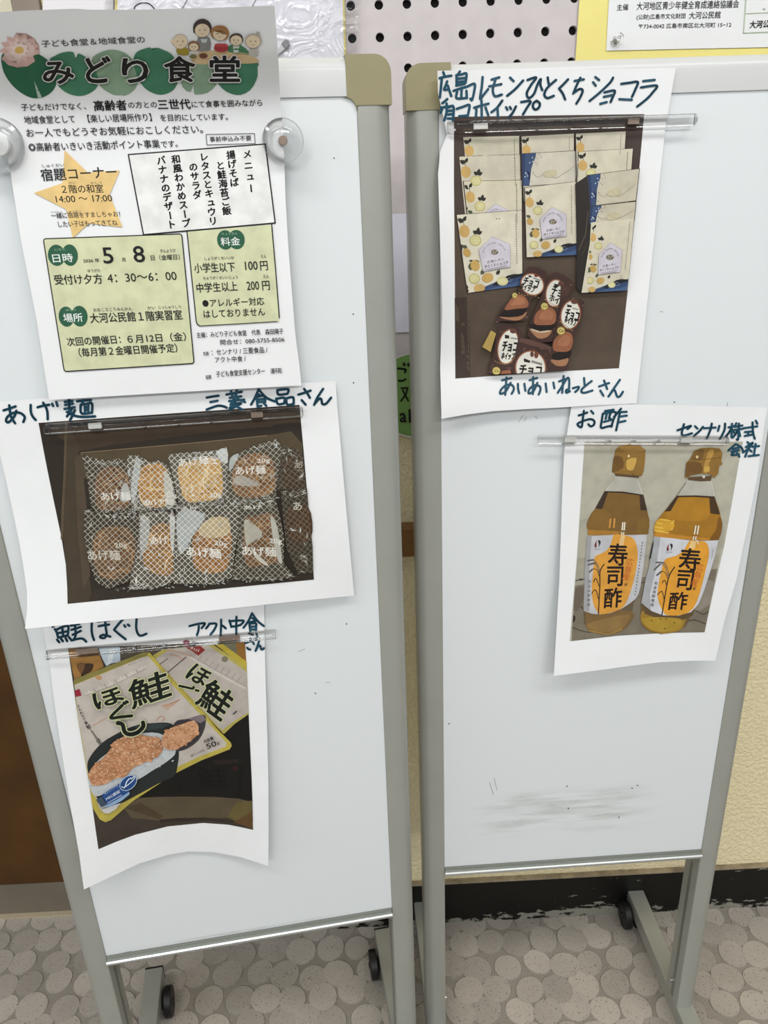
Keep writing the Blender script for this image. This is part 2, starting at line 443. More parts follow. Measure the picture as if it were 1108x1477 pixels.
def build_floor():
    rnd = random.Random(3)
    bm = bmesh.new(); tone = bm.loops.layers.float_color.new('tone')
    def setf(f, t):
        for l in f.loops: l[tone] = (t, t, t, 1)
    v = [bm.verts.new(p) for p in ((-2.4, -3.2, 0), (3, -3.2, 0), (3, 1.6, 0), (-2.4, 1.6, 0))]
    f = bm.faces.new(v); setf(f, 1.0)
    pts = []
    R = 0.0240; dx = 2*R*0.955; dy = dx*0.866
    x0, x1, y0, y1 = -0.95, 1.05, 0.28, 1.25
    for j in range(int((y1-y0)/dy)):
        for i in range(int((x1-x0)/dx)):
            pts.append((x0 + (i + 0.5*(j % 2))*dx + rnd.gauss(0, 0.17*R), y0 + j*dy + rnd.gauss(0, 0.17*R), R*rnd.uniform(0.90, 1.06)))
    rnd.shuffle(pts)
    for k, (x, y, r) in enumerate(pts):
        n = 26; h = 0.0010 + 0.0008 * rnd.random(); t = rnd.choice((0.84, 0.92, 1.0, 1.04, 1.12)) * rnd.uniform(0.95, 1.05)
        e = rnd.uniform(0.92, 1.08); ph = rnd.uniform(0, 6.28)
        def pt(i, s):
            a = 2*math.pi*i/n
            X, Y = r*s*math.cos(a)*e, r*s*math.sin(a)/e
            return x + X*math.cos(ph) - Y*math.sin(ph), y + X*math.sin(ph) + Y*math.cos(ph)
        A = [bm.verts.new((*pt(i, 1.0), 0.0)) for i in range(n)]; B = [bm.verts.new((*pt(i, 0.955), h)) for i in range(n)]
        for i in range(n):
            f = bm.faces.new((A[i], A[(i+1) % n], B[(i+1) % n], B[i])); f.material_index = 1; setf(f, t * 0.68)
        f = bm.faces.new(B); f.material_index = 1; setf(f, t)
    me = bpy.data.meshes.new('floor'); bm.to_mesh(me); bm.free()
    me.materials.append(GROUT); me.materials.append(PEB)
    o = link('floor', me); o['kind'] = 'structure'
build_floor()

# --- brown cabinet in the recess
zk = Plane(rc.x, rc.y, wyaw).uz((50, 1275))[1]
cab = empty('cabinet', WALL.world(-0.62, -rd, 0), WALL.yaw)
tag(cab, 'dark brown wooden cabinet standing left of the whiteboards on a grey plinth', 'cabinet')
wcab = uL - 0.03 + 0.62
bm = bmesh.new(); box(bm, -0.9, wcab, 0.0, 0.15, zk, 1.05); bm_obj('body', bm, WOOD, cab, bevel=0.003)
bm = bmesh.new(); box(bm, -0.9, wcab, 0.004, 0.15, 0.004, zk - 0.001); bm_obj('plinth', bm, mat('plinth_grey', '#7c7263', 0.5, var=0.2, vscale=8), cab)
bm = bmesh.new(); box(bm, -0.9, wcab, -0.004, 0.15, 0.0005, 0.0055); bm_obj('edge_strip', bm, mat('edge_strip', '#b5a88e', 0.4), cab)

# --- pegboard on the wall
PITCH_P = None
ph = [WALL.uz(p, 0.012) for p in ((506, 8), (547, 7), (587, 5.5), (627, 4), (508.5, 55.6), (548, 54), (588, 52), (628, 50.5))]
pit = ((ph[3][0]-ph[0][0])/3 + (ph[7][0]-ph[4][0])/3 + (ph[0][1]-ph[4][1]) + (ph[3][1]-ph[7][1])) / 4
hu, hz = ph[2]
zpb = WALL.uz((583, 628), 0.012)[1]
def build_pegboard():
    root = empty('pegboard', WALL.world(hu, 0.0, zpb), WALL.yaw)
    tag(root, 'pale mauve pegboard with rows of round black holes on the back wall', 'pegboard')
    bm = bmesh.new(); r = 0.0046; n = 14
    k0 = math.ceil((uL + 0.02 - hu)/pit); k1 = 24
    j0 = math.ceil((zpb - hz)/pit) + 1; j1 = 12
    cache = {}
    def V(x, y, z):
        key = (round(x, 6), round(y, 6), round(z, 6))
        if key not in cache: cache[key] = bm.verts.new((x, y, z))
        return cache[key]
    h = pit/2
    for k in range(k0, k1):
        for j in range(j0, j1):
            cx, cz = k*pit, hz - zpb + j*pit
            ring = [V(cx + r*math.cos(2*math.pi*i/n), -0.012, cz + r*math.sin(2*math.pi*i/n)) for i in range(n)]
            back = [V(cx + r*math.cos(2*math.pi*i/n), -0.006, cz + r*math.sin(2*math.pi*i/n)) for i in range(n)]
            sq = []
            for i in range(n):
                a = 2*math.pi*i/n; c_, s_ = math.cos(a), math.sin(a); mm = max(abs(c_), abs(s_))
                sq.append((cx + h*c_/mm, cz + h*s_/mm))
            outer = [V(p[0], -0.012, p[1]) for p in sq]
            for i in range(n):
                i2 = (i+1) % n
                bm.faces.new((ring[i], ring[i2], outer[i2], outer[i]))
                bm.faces.new((ring[i], back[i], back[i2], ring[i2]))
            for qx, qz in ((1, 1), (1, -1), (-1, 1), (-1, -1)):   # corners of the cell
                c = V(cx + qx*h, -0.012, cz + qz*h)
                best = sorted(range(n), key=lambda i: (sq[i][0]-cx-qx*h)**2 + (sq[i][1]-cz-qz*h)**2)[:2]
                a, b = outer[best[0]], outer[best[1]]
                if c not in (a, b):
                    try: bm.faces.new((a, c, b))
                    except ValueError: pass
    xa, xb = (k0-0.5)*pit, (k1-0.5)*pit; za, zb_ = hz - zpb + (j0-0.5)*pit, hz - zpb + (j1-0.5)*pit
    bm_obj('panel', bm, mat('pegboard_face', '#c9c1c1', 0.6, var=0.06, vscale=60), root)
    bm = bmesh.new(); box(bm, xa, xb, -0.0055, -0.002, za, zb_); bm_obj('backing', bm, mat('hole_black', '#0b0a0a', 0.9), root)
    bm = bmesh.new(); box(bm, xa, xb, -0.014, -0.002, 0.0, za - 0.0003); bm_obj('frame', bm, mat('pegboard_frame', '#c9c8c4', 0.5), root, bevel=0.002)
build_pegboard()

# ================================================================== THE TWO WHITEBOARDS
BOARD = [Plane(-0.31782*S, 0.58861*S, 0.15079), Plane(0.05621*S, 0.68927*S, 0.03823)]
W, ZB, ZT, PW, TH = 0.31296*S, lz(0.24351), lz(1.06768), 0.02568*S, 0.02612*S
SILVER = mat('silver_paint', '#a3a49c', 0.36, metal=0.25, var=0.05, vscale=20, spec=0.4)
WHITEP = mat('white_frame', '#c8c9c8', 0.3, spec=0.5)
KHAKI = mat('khaki_plastic', '#8f8764', 0.42, var=0.06, vscale=60)
ALU = mat('aluminium', '#c4c7c6', 0.28, metal=0.85)
ALUDK = mat('aluminium_groove', '#84877f', 0.4, metal=0.5)
BLACKP = mat('black_plastic', '#121214', 0.45)
BOLT = mat('bolt_steel', '#c9c9c9', 0.25, metal=0.9)
def panel_mat(name, smudge, seed):
    M, nt, b = noded(name)
    b.inputs['Roughness'].default_value = 0.33; b.inputs['Specular IOR Level'].default_value = 0.45
    tc = N(nt, 'ShaderNodeTexCoord')
    mp = N(nt, 'ShaderNodeMapping'); mp.inputs['Location'].default_value = (seed, seed, 0); mp.inputs['Scale'].default_value = (11, 1, 85); mp.inputs['Rotation'].default_value = (0, math.radians(3), 0)
    n = N(nt, 'ShaderNodeTexNoise', Scale=1.0, Detail=5.0, Roughness=0.6)
    base = N(nt, 'ShaderNodeMix', data_type='RGBA'); base.inputs[6].default_value = lin('#dadedf'); base.inputs[7].default_value = lin('#a19d93')
    sx = N(nt, 'ShaderNodeSeparateXYZ')
    nt.links.new(tc.outputs['Object'], sx.inputs[0]); nt.links.new(tc.outputs['Object'], mp.inputs[0]); nt.links.new(mp.outputs[0], n.inputs['Vector'])
    def bump_range(sock, lo, a, b_, hi):
        m1 = N(nt, 'ShaderNodeMapRange', interpolation_type='SMOOTHSTEP'); m1.inputs[1].default_value = lo; m1.inputs[2].default_value = a
        m2 = N(nt, 'ShaderNodeMapRange', interpolation_type='SMOOTHSTEP'); m2.inputs[1].default_value = b_; m2.inputs[2].default_value = hi; m2.inputs[3].default_value = 1; m2.inputs[4].default_value = 0
        nt.links.new(sock, m1.inputs[0]); nt.links.new(sock, m2.inputs[0])
        q = N(nt, 'ShaderNodeMath', operation='MULTIPLY'); nt.links.new(m1.outputs[0], q.inputs[0]); nt.links.new(m2.outputs[0], q.inputs[1]); return q.outputs[0]
    x0, x1, za, zb_ = smudge
    mx = bump_range(sx.outputs[0], x0, x0 + (x1-x0)*0.3, x1 - (x1-x0)*0.35, x1)
    mz = bump_range(sx.outputs[2], za, za + (zb_-za)*0.3, zb_ - (zb_-za)*0.3, zb_)
    r = N(nt, 'ShaderNodeMapRange'); r.inputs[1].default_value = 0.43; r.inputs[2].default_value = 0.85
    nt.links.new(n.outputs['Fac'], r.inputs[0])
    q = N(nt, 'ShaderNodeMath', operation='MULTIPLY'); nt.links.new(mx, q.inputs[0]); nt.links.new(mz, q.inputs[1])
    q2 = N(nt, 'ShaderNodeMath', operation='MULTIPLY'); nt.links.new(q.outputs[0], q2.inputs[0]); nt.links.new(r.outputs[0], q2.inputs[1])
    nt.links.new(q2.outputs[0], base.inputs[0]); nt.links.new(base.outputs[2], b.inputs['Base Color'])
    return M
SPECKS = [[(509.6, 453), (510, 552), (482, 228), (540, 690), (500, 900), (455, 1000), (470, 985, 476, 984), (430, 940, 440, 936), (200, 1371, 215, 1369), (175, 1375, 190, 1372), (225, 1368, 240, 1365)],
          [(893, 1179), (912, 1137), (920, 1133), (818, 1134), (952, 449, 957, 450), (748, 609, 755, 599), (756, 608, 760, 602), (772, 600, 776, 604), (648, 1044), (1050, 580, 1049, 586), (973, 580), (820, 1166), (706, 1128, 712, 1146), (713, 1122, 717, 1140)]]
def whiteboard(i, label):
    P = BOARD[i]
    root = empty('whiteboard', P.o, P.yaw); tag(root, label, 'whiteboard')
    zp = lz(-0.03)
    # panel, a little back from the frame's face
    smud = (0.02, W*0.86, ZB + 0.045, ZB + 0.135) if i else (-0.01, W*0.9, ZB + 0.004, ZB + 0.016)
    bm = bmesh.new(); box(bm, -0.004, W + 0.004, 0.0018, 0.012, ZB - 0.004, ZT + 0.004)
    bm_obj('panel', bm, panel_mat('panel_right' if i else 'panel_left', smud, 3.1 if i else 1.7), root)
    # posts: rounded outer edge, square inner edge
    def post(x0, x1, outer):
        D = 0.036; R = 0.012; e = 0.0015
        prof = []
        def arc(cx, cy, r, a0, a1, n=7):
            return [(cx + r*math.cos(math.radians(a0+(a1-a0)*k/n)), cy + r*math.sin(math.radians(a0+(a1-a0)*k/n))) for k in range(n+1)]
        if outer < 0:
            prof = arc(x0+R, R, R, 180, 270) + arc(x1-e, e, e, 270, 360, 3) + [(x1, D)] + arc(x0+0.004, D-0.004, 0.004, 90, 180, 3)
        else:
            prof = arc(x0+e, e, e, 180, 270, 3) + arc(x1-R, R, R, 270, 360) + arc(x1-0.004, D-0.004, 0.004, 0, 90, 3) + [(x0, D)]
        bm = bmesh.new(); prism(bm, prof, 'z', zp, lz(1.062))
        o = bm_obj('post', bm, SILVER, root)
        for p in o.data.polygons: p.use_smooth = True
        o.modifiers.new('edge', 'EDGE_SPLIT').split_angle = math.radians(30)
        # dark slot along the inner side, below the panel
        xi = x1 if outer < 0 else x0
        s_ = 1 if outer < 0 else -1
        bm = bmesh.new(); box(bm, min(xi, xi+s_*0.0006), max(xi, xi+s_*0.0006), 0.015, 0.021, zp + 0.004, ZB - 0.03)
        bm_obj('slot', bm, ALUDK, o)
        bm = bmesh.new(); cyl(bm, (0.024, zp + 0.028), 0.0032, 'x', min(xi, xi+s_*0.003), max(xi, xi+s_*0.003), 12)
        bm_obj('bolt', bm, BOLT, o)
    post(-PW, 0.0, -1); post(W, W + PW, 1)
    # top rail with rounded upper edge
    cu0, cu1 = 0.0105, W - 0.0075
    prof = [(0.0, ZT), (0.0, ZT + TH - 0.010)] + [(0.010 - 0.010*math.cos(math.radians(a)), ZT + TH - 0.010 + 0.010*math.sin(math.radians(a))) for a in (15, 30, 45, 60, 75, 90)] + [(0.036, ZT + TH), (0.036, ZT)]
    bm = bmesh.new(); prism(bm, prof, 'x', cu0, cu1)
    o = bm_obj('top_rail', bm, WHITEP, root); o.modifiers.new('edge', 'EDGE_SPLIT').split_angle = math.radians(30)
    for p in o.data.polygons: p.use_smooth = True
    # corner caps
    for s_ in (-1, 1):
        xo = -PW - 0.0006 if s_ < 0 else W + PW + 0.0006
        xe = cu0 if s_ < 0 else cu1
        xi = 0.0 if s_ < 0 else W
        zt, zc = ZT + TH + 0.0006, lz(1.0615)
        Ro, Ri = 0.013, 0.010
        pts = [(xe, zt)]
        for a in range(0, 91, 15):
            pts.append((xo - s_*Ro + s_*Ro*math.sin(math.radians(a)), zt - Ro + Ro*math.cos(math.radians(a))))
        pts += [(xo, zc), (xi, zc)]
        zi = ZT - 0.0004
        for a in range(0, 91, 15):
            pts.append((xi - s_*Ri*(1-math.cos(math.radians(a))), zi - Ri*(1-math.sin(math.radians(a)))))
        pts += [(xe, zi)]
        bm = bmesh.new(); prism(bm, pts, 'y', -0.0008, 0.037)
        bm_obj('corner_cap', bm, KHAKI, root, bevel=0.0055, seg=4)
    # bottom rail: ledge with two ridges
    bm = bmesh.new(); prism(bm, [(-0.001, ZB + 0.0100), (0.012, ZB + 0.0100), (0.012, ZB + 0.0045), (-0.001, ZB + 0.0045)], 'x', 0.0003, W - 0.0003)
    o = bm_obj('bottom_rail', bm, ALUDK, root, bevel=0.0004, seg=1)
    bm = bmesh.new(); prism(bm, [(0.0, ZB + 0.0050), (-0.0035, ZB + 0.0052), (-0.0052, ZB + 0.0042), (-0.0058, ZB + 0.0022), (-0.0050, ZB + 0.0008), (-0.003, ZB), (0.012, ZB), (0.012, ZB + 0.0045), (0.0, ZB + 0.0045)], 'x', 0.0003, W - 0.0003)
    bm_obj('ridge', bm, ALU, o)
    # feet with castors
    for x in (-PW/2, W + PW/2):
        bm = bmesh.new(); hw = 0.0135
        box(bm, x - hw, x + hw, -0.150, 0.207*S, zp - 0.027, zp)
        f = bm_obj('foot', bm, SILVER, root, bevel=0.002)
        for ye in (-0.152, 0.207*S):
            bm = bmesh.new(); box(bm, x - hw, x + hw, ye, ye + 0.002, zp - 0.027, zp - 0.0005)
            bm_obj('end_plug', bm, BLACKP, f)
        inn = 1 if x < 0 else -1
        for yc in (-0.125, 0.172*S):
            xc = x + inn*0.012; r = 0.0225
            bm = bmesh.new()
            for dx in (-0.010, 0.010): cyl(bm, (yc, r), r, 'x', xc + dx - 0.006, xc + dx + 0.006, 28)
            cyl(bm, (yc, r), 0.005, 'x', xc - 0.018, xc + 0.018, 12)
            box(bm, xc - 0.0035, xc + 0.0035, yc - 0.012, yc + 0.012, r, zp - 0.027)
            bm_obj('castor', bm, BLACKP, f, bevel=0.002)
    sp_ = SPECKS[i]
    su = Surface(P, lambda u, z: -0.0016, anchor=(0.0, 0.0))
    for q in sp_:
        mk = Art(su)
        if len(q) == 2: mk.ell(q, 1.1, 0.9, '#4c4a48', n=8)
        else: mk.line([q[:2], q[2:]], 0.6, '#a3a19c', caps=False)
        mk.build('pen_mark', root)
    return root
whiteboard(0, 'left whiteboard on a silver stand, holding the flyer and two photo sheets')
whiteboard(1, 'right whiteboard on a silver stand, grey smudges at the bottom of its panel')

# ================================================================== PAPERS ON THE BOARDS
INK = mat('marker_ink', '#0f4a60', 0.5, var=0.12, vscale=160)
def sstep(a, b, x):
    t = max(0.0, min(1.0, (x-a)/(b-a))); return t*t*(3-2*t)
def bar_magnet(p, plane, a, b, inserts, d0, label, hgt=0.0088):
    """clear acrylic bar from a to b (left and right end, layout pixels, centre line)"""
    ua, za = plane.uz(a, d0 + 0.004); ub, zb = plane.uz(b, d0 + 0.004)
    L = math.hypot(ub-ua, zb-za); ang = math.atan2(zb-za, ub-ua)
    root = empty('bar_magnet', plane.world((ua+ub)/2, d0, (za+zb)/2)); root.rotation_euler = (0, -ang, plane.yaw)
    tag(root, label, 'magnet', 'clear bar magnets on the whiteboards')
    h = hgt/2; D = 0.0085
    prof = [(0, -h), (-D*0.55, -h), (-D, -h*0.45), (-D, h*0.45), (-D*0.55, h), (0, h)]
    bm = bmesh.new(); prism(bm, prof, 'x', -L/2, L/2); bm_obj('bar', bm, ACRYL, root, bevel=0.0005, seg=1)
    for f, wd, m in inserts:
        x = (f-0.5)*L
        bm = bmesh.new(); box(bm, x-wd/2, x+wd/2, -0.0032, -0.0004, -h*0.55, h*0.55)
        bm_obj('magnet_insert', bm, m, root, bevel=0.0004)
    # moulding pips along the bar
    for f in (0.37, 0.5, 0.63):
        x = (f-0.5)*L
        bm = bmesh.new(); cyl(bm, (x, 0), 0.0013, 'y', -0.0070, -0.0005, 10); bm_obj('pip', bm, ACRYL, root)
STEEL = mat('insert_steel', '#d9d8d3', 0.4, metal=0.2)
BRONZE = mat('insert_bronze', '#8d7a6c', 0.45, metal=0.2)

# ------------------------------------------------------------------ sheet with the salmon flakes
B0, B1 = BOARD
sa = B0.uz((75, 940)); sb = B0.uz((380, 900)); s0 = B0.uz((250, 1262))[1]
def curl_salmon(u, z):
    s_ = (u - sa[0]) / (sb[0] - sa[0]); t = max(0.0, min(1.15, (sa[1] - z) / (sa[1] - s0)))
    return 0.001 + t*t*(0.030*(2*s_-1)**2*(1.15 if s_ < .5 else 0.75) + 0.003) + 0.004*math.sin(math.pi*max(0, min(1, t)))*max(0, s_)
SUR_SAL = Surface(B0, curl_salmon)
out = [(60, 890), (381, 862), (381.5, 905), (383, 978), (385.5, 1060), (387, 1123), (387.5, 1190), (387, 1249)] + \
      [(347, 1236), (307, 1229), (271, 1228), (242, 1233), (202, 1245), (159, 1265), (121, 1283)] + [(114, 1231), (101, 1159), (87, 1072), (78, 1010), (71, 951), (66, 925)]
sal = sheet('photo_notice', SUR_SAL, out, PAPER, 'white paper with a photo of salmon flake pouches, lowest on the left whiteboard', 'notice', 'photo notices on the whiteboards')
a = Art(SUR_SAL)
photo = [(98, 935), (226, 930), (353, 924), (358, 1014), (363, 1123), (365, 1197), (347, 1193), (329, 1189.5), (293, 1187), (242, 1192), (195, 1204), (168, 1214), (142, 1225), (128.5, 1130), (112, 1032)]
a.poly(photo, '#4a4034')
S1, S2, S3, S4, O4 = Z(90, 915, 7.387), Z(220, 915, 7.387), Z(100, 1060, 7.387), Z(230, 1050, 7.387), Z(40, 870, 2.77)
a.poly(S1((62, 148), (380, 150), (400, 230), (440, 345), (300, 420), (130, 490), (90, 300)), '#a87a3c')
a.poly(S1((190, 330), (250, 310), (330, 318), (310, 390), (240, 430), (205, 450)), '#4a3425', 4)
a.poly(S1((150, 330), (210, 300), (240, 330), (200, 420)), '#7d5a35', 4)
a.poly(S1((380, 140), (612, 135), (618, 292), (520, 310), (470, 340), (430, 270)), '#b9c6cf')
a.poly(S1((500, 150), (560, 145), (530, 290), (480, 320)), '#d2d9dc')
a.poly(S1((616, 130), (1060, 120), (1000, 330), (620, 292)), '#5a5044')
a.poly(S2((690, 70), (900, 60), (920, 290), (800, 200)), '#77755f')
a.poly(S2((885, 70), (985, 66), (1004, 360), (910, 290)), '#9a6c2e')
# dark pouch behind, lower right
a.poly([(215, 1120), (258, 1106), (290, 1070), (330, 1040), (358, 1020), (363, 1123), (364.3, 1158), (345, 1152), (310, 1149.5), (265, 1149), (225, 1149.5), (190, 1156)], '#17130d')
a.text('鮭', S4((430, 650))[0], S4((735, 640))[0], 31, '#080806', bold=0.02)
a.text('ぐ', S4((205, 690))[0], S4((340, 680))[0], 15, '#080806', bold=0.02)
a.poly(S4((560, 345), (840, 330), (850, 370), (600, 390)), '#2a211b')
a.ell(S4((808, 430))[0], 3.6, 3.2, '#3c1218')
a.line(S4((880, 420), (860, 560), (845, 720)), 4.5, '#0a0906')
# table below
a.poly([(200, 1151), (225, 1149.5), (265, 1149), (310, 1149.5), (345, 1152), (364.2, 1157), (364.8, 1185), (330, 1180), (280, 1180), (235, 1184), (190, 1180), (178, 1165)], '#62563f')
a.poly(S4((830, 790), (985, 775), (990, 880), (810, 990), (720, 950)), '#6e6134')
a.poly(S4((810, 990), (990, 890), (996, 1078), (900, 1040), (790, 1005)), '#6a4b28')
a.poly(S4((0, 975), (200, 960), (480, 955), (790, 995), (790, 1008), (480, 985), (180, 1000), (0, 1010)), '#3c2f26')
a.poly(S3((600, 780), (760, 720), (1010, 870), (950, 900)), '#54462f')
# pouch at the back
a.poly(S2((0, 225), (170, 128), (620, 92), (1003, 350), (1026, 850), (880, 950), (760, 1062), (560, 860), (300, 600)), '#b8ab55')
a.poly(S2((30, 262), (190, 158), (600, 120), (960, 372), (1003, 400), (1024, 830), (860, 930), (742, 1022), (560, 830), (330, 590)), '#b9b0a6')
a.poly(S2((640, 86), (720, 80), (1003, 290), (1004, 365)), '#c0ab3a')
a.line(S2((390, 235), (640, 390), (990, 575)), 3.4, '#c8c0b6', caps=True)
a.line(S2((400, 215), (660, 370), (998, 555)), 1.0, '#a19a92')
for k in range(9):
    t = k / 8; a.line(S2((470+470*t, 195+255*t), (430+470*t, 245+265*t)), 2.0, '#aaa29a', caps=True, up=False)
a.up()
a.poly(S2((330, 128), (430, 120), (500, 116), (562, 165), (488, 228), (420, 175)), '#9c332c')
a.text('sui', S2((400, 150))[0], S2((488, 190))[0], 4.5, '#d9c3bb', bold=0.015, up=(2.2, -4.4))
a.ell(S2((360, 85))[0], 5, 3.4, '#9a4a63')
a.ell(S2((770, 265))[0], 4.6, 4.2, '#827d68')
for q in ((150, 170, 410, 235), (190, 215, 330, 270)):
    a.line(S2((q[0], q[1]), ((q[0]+q[2])/2, q[1]+15), (q[2], q[3])), 2.2, '#bf9c86')
for q in range(7): a.line(S2((80+12*q, 320-9*q), (88+12*q, 310-9*q)), 1.0, '#3a332f')
for q in range(11): a.line(S2((165+18*q, 400-15*q), (176+18*q, 396-15*q)), 1.3, '#3a332f')
BK = '#171d17'; HALO = '#c9cc9c'
sB = lambda *st, wd, hw: ([a.line(smooth(S2(*q), 5, closed=False) if len(q) > 2 else S2(*q), wd+hw, HALO, up=False) for q in st], a.up(), [a.line(smooth(S2(*q), 5, closed=False) if len(q) > 2 else S2(*q), wd, BK, up=False) for q in st], a.up())
a.text('鮭', S2((450, 735))[0], S2((722, 935))[0], 0, BK, bold=0.025, up=(23.5, -38), halo=HALO, halow=2.3)
a.text('ほ', S2((345, 455))[0], S2((530, 560))[0], 0, BK, bold=0.035, up=(15.5, -20), halo=HALO, halow=2.2)
sB([(285, 548), (350, 562), (425, 578), (438, 560)], [(462, 592), (468, 600)], [(486, 596), (490, 604)], wd=3.2, hw=3)
a.line(S2((860, 850), (895, 820)), 1.6, '#3a332f')
# pouch in front
a.poly([(106.5, 983), (150, 965), (208, 942), (216, 941.3), (221, 947), (256, 990), (296, 1031), (312, 1050), (333, 1071), (334.5, 1076), (331, 1081), (290, 1097), (250, 1117), (191, 1156), (160, 1183), (152, 1186), (144, 1182), (134, 1166), (128.7, 1132), (112.2, 1035)], '#bfae48')
a.poly([(107.6, 988), (150, 971), (206, 948), (214, 946.5), (250, 989), (292, 1034), (307, 1050), (327, 1072), (325, 1077), (288, 1091), (248, 1110), (189, 1148), (158, 1172), (150, 1173), (143, 1165), (134, 1140), (130, 1132), (113, 1036)], '#c3bab0')
a.poly([(106.3, 980.5), (150, 963), (206, 941), (214, 941), (213, 945), (150, 970), (107.4, 987.5)], '#8f8646')
a.line(S1((255, 640), (560, 520), (870, 350)), 4.5, '#cfc7be')
for k in range(11):
    t = k/10; a.line(S1((280+560*t, 610-255*t), (300+560*t, 640-265*t)), 2.2, '#b4aaa2' if k % 2 else '#d8d0c8', up=False)
a.up()
a.line(S1((240, 655), (560, 535), (890, 365)), 0.9, '#a49b93')
for st in (((330, 970), (400, 930), (470, 890)), ((1000, 920), (1050, 870), (1090, 900), (1060, 920))):
    a.line(smooth(S1(*st), 4, closed=False), 1.3, '#cc9a80')
for k in range(6):
    a.line(smooth(S2((90+12*k, 760+10*k), (180+18*k, 740-6*k), (300-8*k, 690+4*k)), 4, closed=False), 1.0, '#c99f84', up=False)
a.up()
a.poly(S1((132, 600), (182, 580), (205, 652), (142, 668)), '#a92c40')
a.vtext('ふんわり丁寧', S1((160, 745))[0], S1((262, 965))[0], 4.6, '#332c2a', bold=0.02)
a.vtext('鮭100%使用', S1((268, 968))[0], S1((420, 1185))[0], 6.0, '#332c2a', bold=0.02)
a.text('さけフレーク', S1((700, 338))[0], S1((845, 285))[0], 2.2, '#5a6aa8', res=2)
a.ell(S1((385, 460))[0], 5, 3.2, '#c49565', 20)
# bowl, rice and salmon
a.poly(O4((238, 655), (252, 610), (290, 565), (335, 533), (420, 492), (500, 479), (572, 481), (600, 520), (604, 600), (600, 640), (585, 690), (520, 722), (440, 765), (360, 803), (290, 790), (262, 745)), '#2b312f', 4)
a.poly(O4((420, 492), (500, 479), (570, 483), (540, 500), (470, 510)), '#3c4748')
a.poly(O4((585, 480), (640, 462), (700, 446), (712, 466), (704, 510), (680, 550), (640, 580), (600, 592), (560, 585)), '#4a4548', 4)
a.poly(O4((640, 462), (700, 446), (712, 466), (690, 480)), '#8a7d82')
a.poly(O4((243, 700), (270, 640), (330, 590), (380, 545), (470, 518), (545, 528), (592, 590), (560, 630), (500, 668), (440, 705), (360, 735), (300, 765), (268, 770), (250, 740)), '#c3c7c8', 3)
rnd = random.Random(11)
for k in range(60):
    u_ = rnd.random(); v_ = rnd.random()
    x, y = 250+330*u_, 745-140*u_+25*(v_-.5)*2
    a.ell(O4((x, y))[0], 1.6*rnd.uniform(.7, 1.3), .9, rnd.choice(('#d6dadb', '#b3babd', '#cbd0d2')), rnd.uniform(-60, 60), n=8) if k < 60 else None
heap = smooth(O4((243, 690), (262, 650), (300, 620), (330, 585), (360, 545), (420, 528), (470, 530), (525, 545), (538, 585), (520, 612), (470, 635), (420, 660), (390, 692), (350, 700), (310, 722), (262, 728)), 5)
a.poly(heap, '#c78f62')
def inside(p, q):
    c = False; n = len(q)
    for i in range(n):
        x1_, y1_ = q[i]; x2_, y2_ = q[(i+1) % n]
        if (y1_ > p[1]) != (y2_ > p[1]) and p[0] < (x2_-x1_)*(p[1]-y1_)/(y2_-y1_)+x1_: c = not c
    return c
def clumps(art, shape, n, cols, r, seed):
    rr = random.Random(seed); xs = [p[0] for p in shape]; ys = [p[1] for p in shape]; k = 0
    while k < n:
        p = (rr.uniform(min(xs), max(xs)), rr.uniform(min(ys), max(ys)))
        if inside(p, shape):
            k += 1; q = r*rr.uniform(0.6, 1.25); c = rr.choice(cols); ph_ = rr.uniform(0, 6)
            pts = [(p[0]+q*(1+0.28*math.sin(3*t+ph_))*math.cos(t), p[1]+0.8*q*(1+0.28*math.sin(2*t+ph_))*math.sin(t)) for t in (2*math.pi*i/9 for i in range(9))]
            art.add(pts, [tuple(range(9))], c); art.lift += STEP*0.1
    art.up()
SALC = ('#d6a078', '#c98f63', '#d9a980', '#bb845a', '#d69a6c', '#e3b994')
clumps(a, heap, 150, SALC[:4], 3.2, 5); clumps(a, heap, 420, SALC, 1.5, 15)
sp = smooth(O4((535, 560), (545, 520), (575, 498), (620, 482), (660, 470), (682, 490), (676, 525), (640, 558), (590, 585), (552, 582)), 5)
a.poly(sp, '#d3a078'); clumps(a, sp, 60, SALC[:4], 2.6, 6); clumps(a, sp, 190, SALC, 1.3, 16)
# blue eco mark
a.poly(S3((345, 640), (420, 590), (545, 515), (600, 560), (640, 600), (620, 625), (520, 680), (400, 745)), '#2b5597')
a.poly(S3((400, 745), (520, 682), (640, 605), (640, 635), (560, 700), (440, 765), (350, 770)), '#8fb0cf')
a.poly(S3((285, 690), (345, 655), (395, 745), (340, 770)), '#46586a')
a.poly(S3((335, 800), (420, 770), (545, 725), (500, 790), (420, 838), (380, 835)), '#c9c7c6')
a.ell(S3((628, 512))[0], 14.2, 9.6, '#b9cde2', -38); a.ell(S3((628, 512))[0], 13.2, 8.6, '#24508f', -38)
a.line(smooth(S3((560, 552), (588, 562), (612, 500), (640, 466)), 4, closed=False), 1.5, '#e2ebf3')
a.line(smooth(S3((588, 560), (640, 520), (690, 470), (688, 445), (660, 470), (652, 455)), 5, closed=False), 1.1, '#e2ebf3')
a.text('海のエコラベル', S3((378, 640))[0], S3((525, 550))[0], 4, '#a9c2e0', up=(-1.5, -3.6), res=2)
a.text('MSC認証', S3((398, 700))[0], S3((545, 612))[0], 4.5, '#e2ebf3', up=(-1.6, -4), bold=0.02, res=2)
a.line(S3((405, 728), (560, 640)), 0.7, '#d5e1ee')
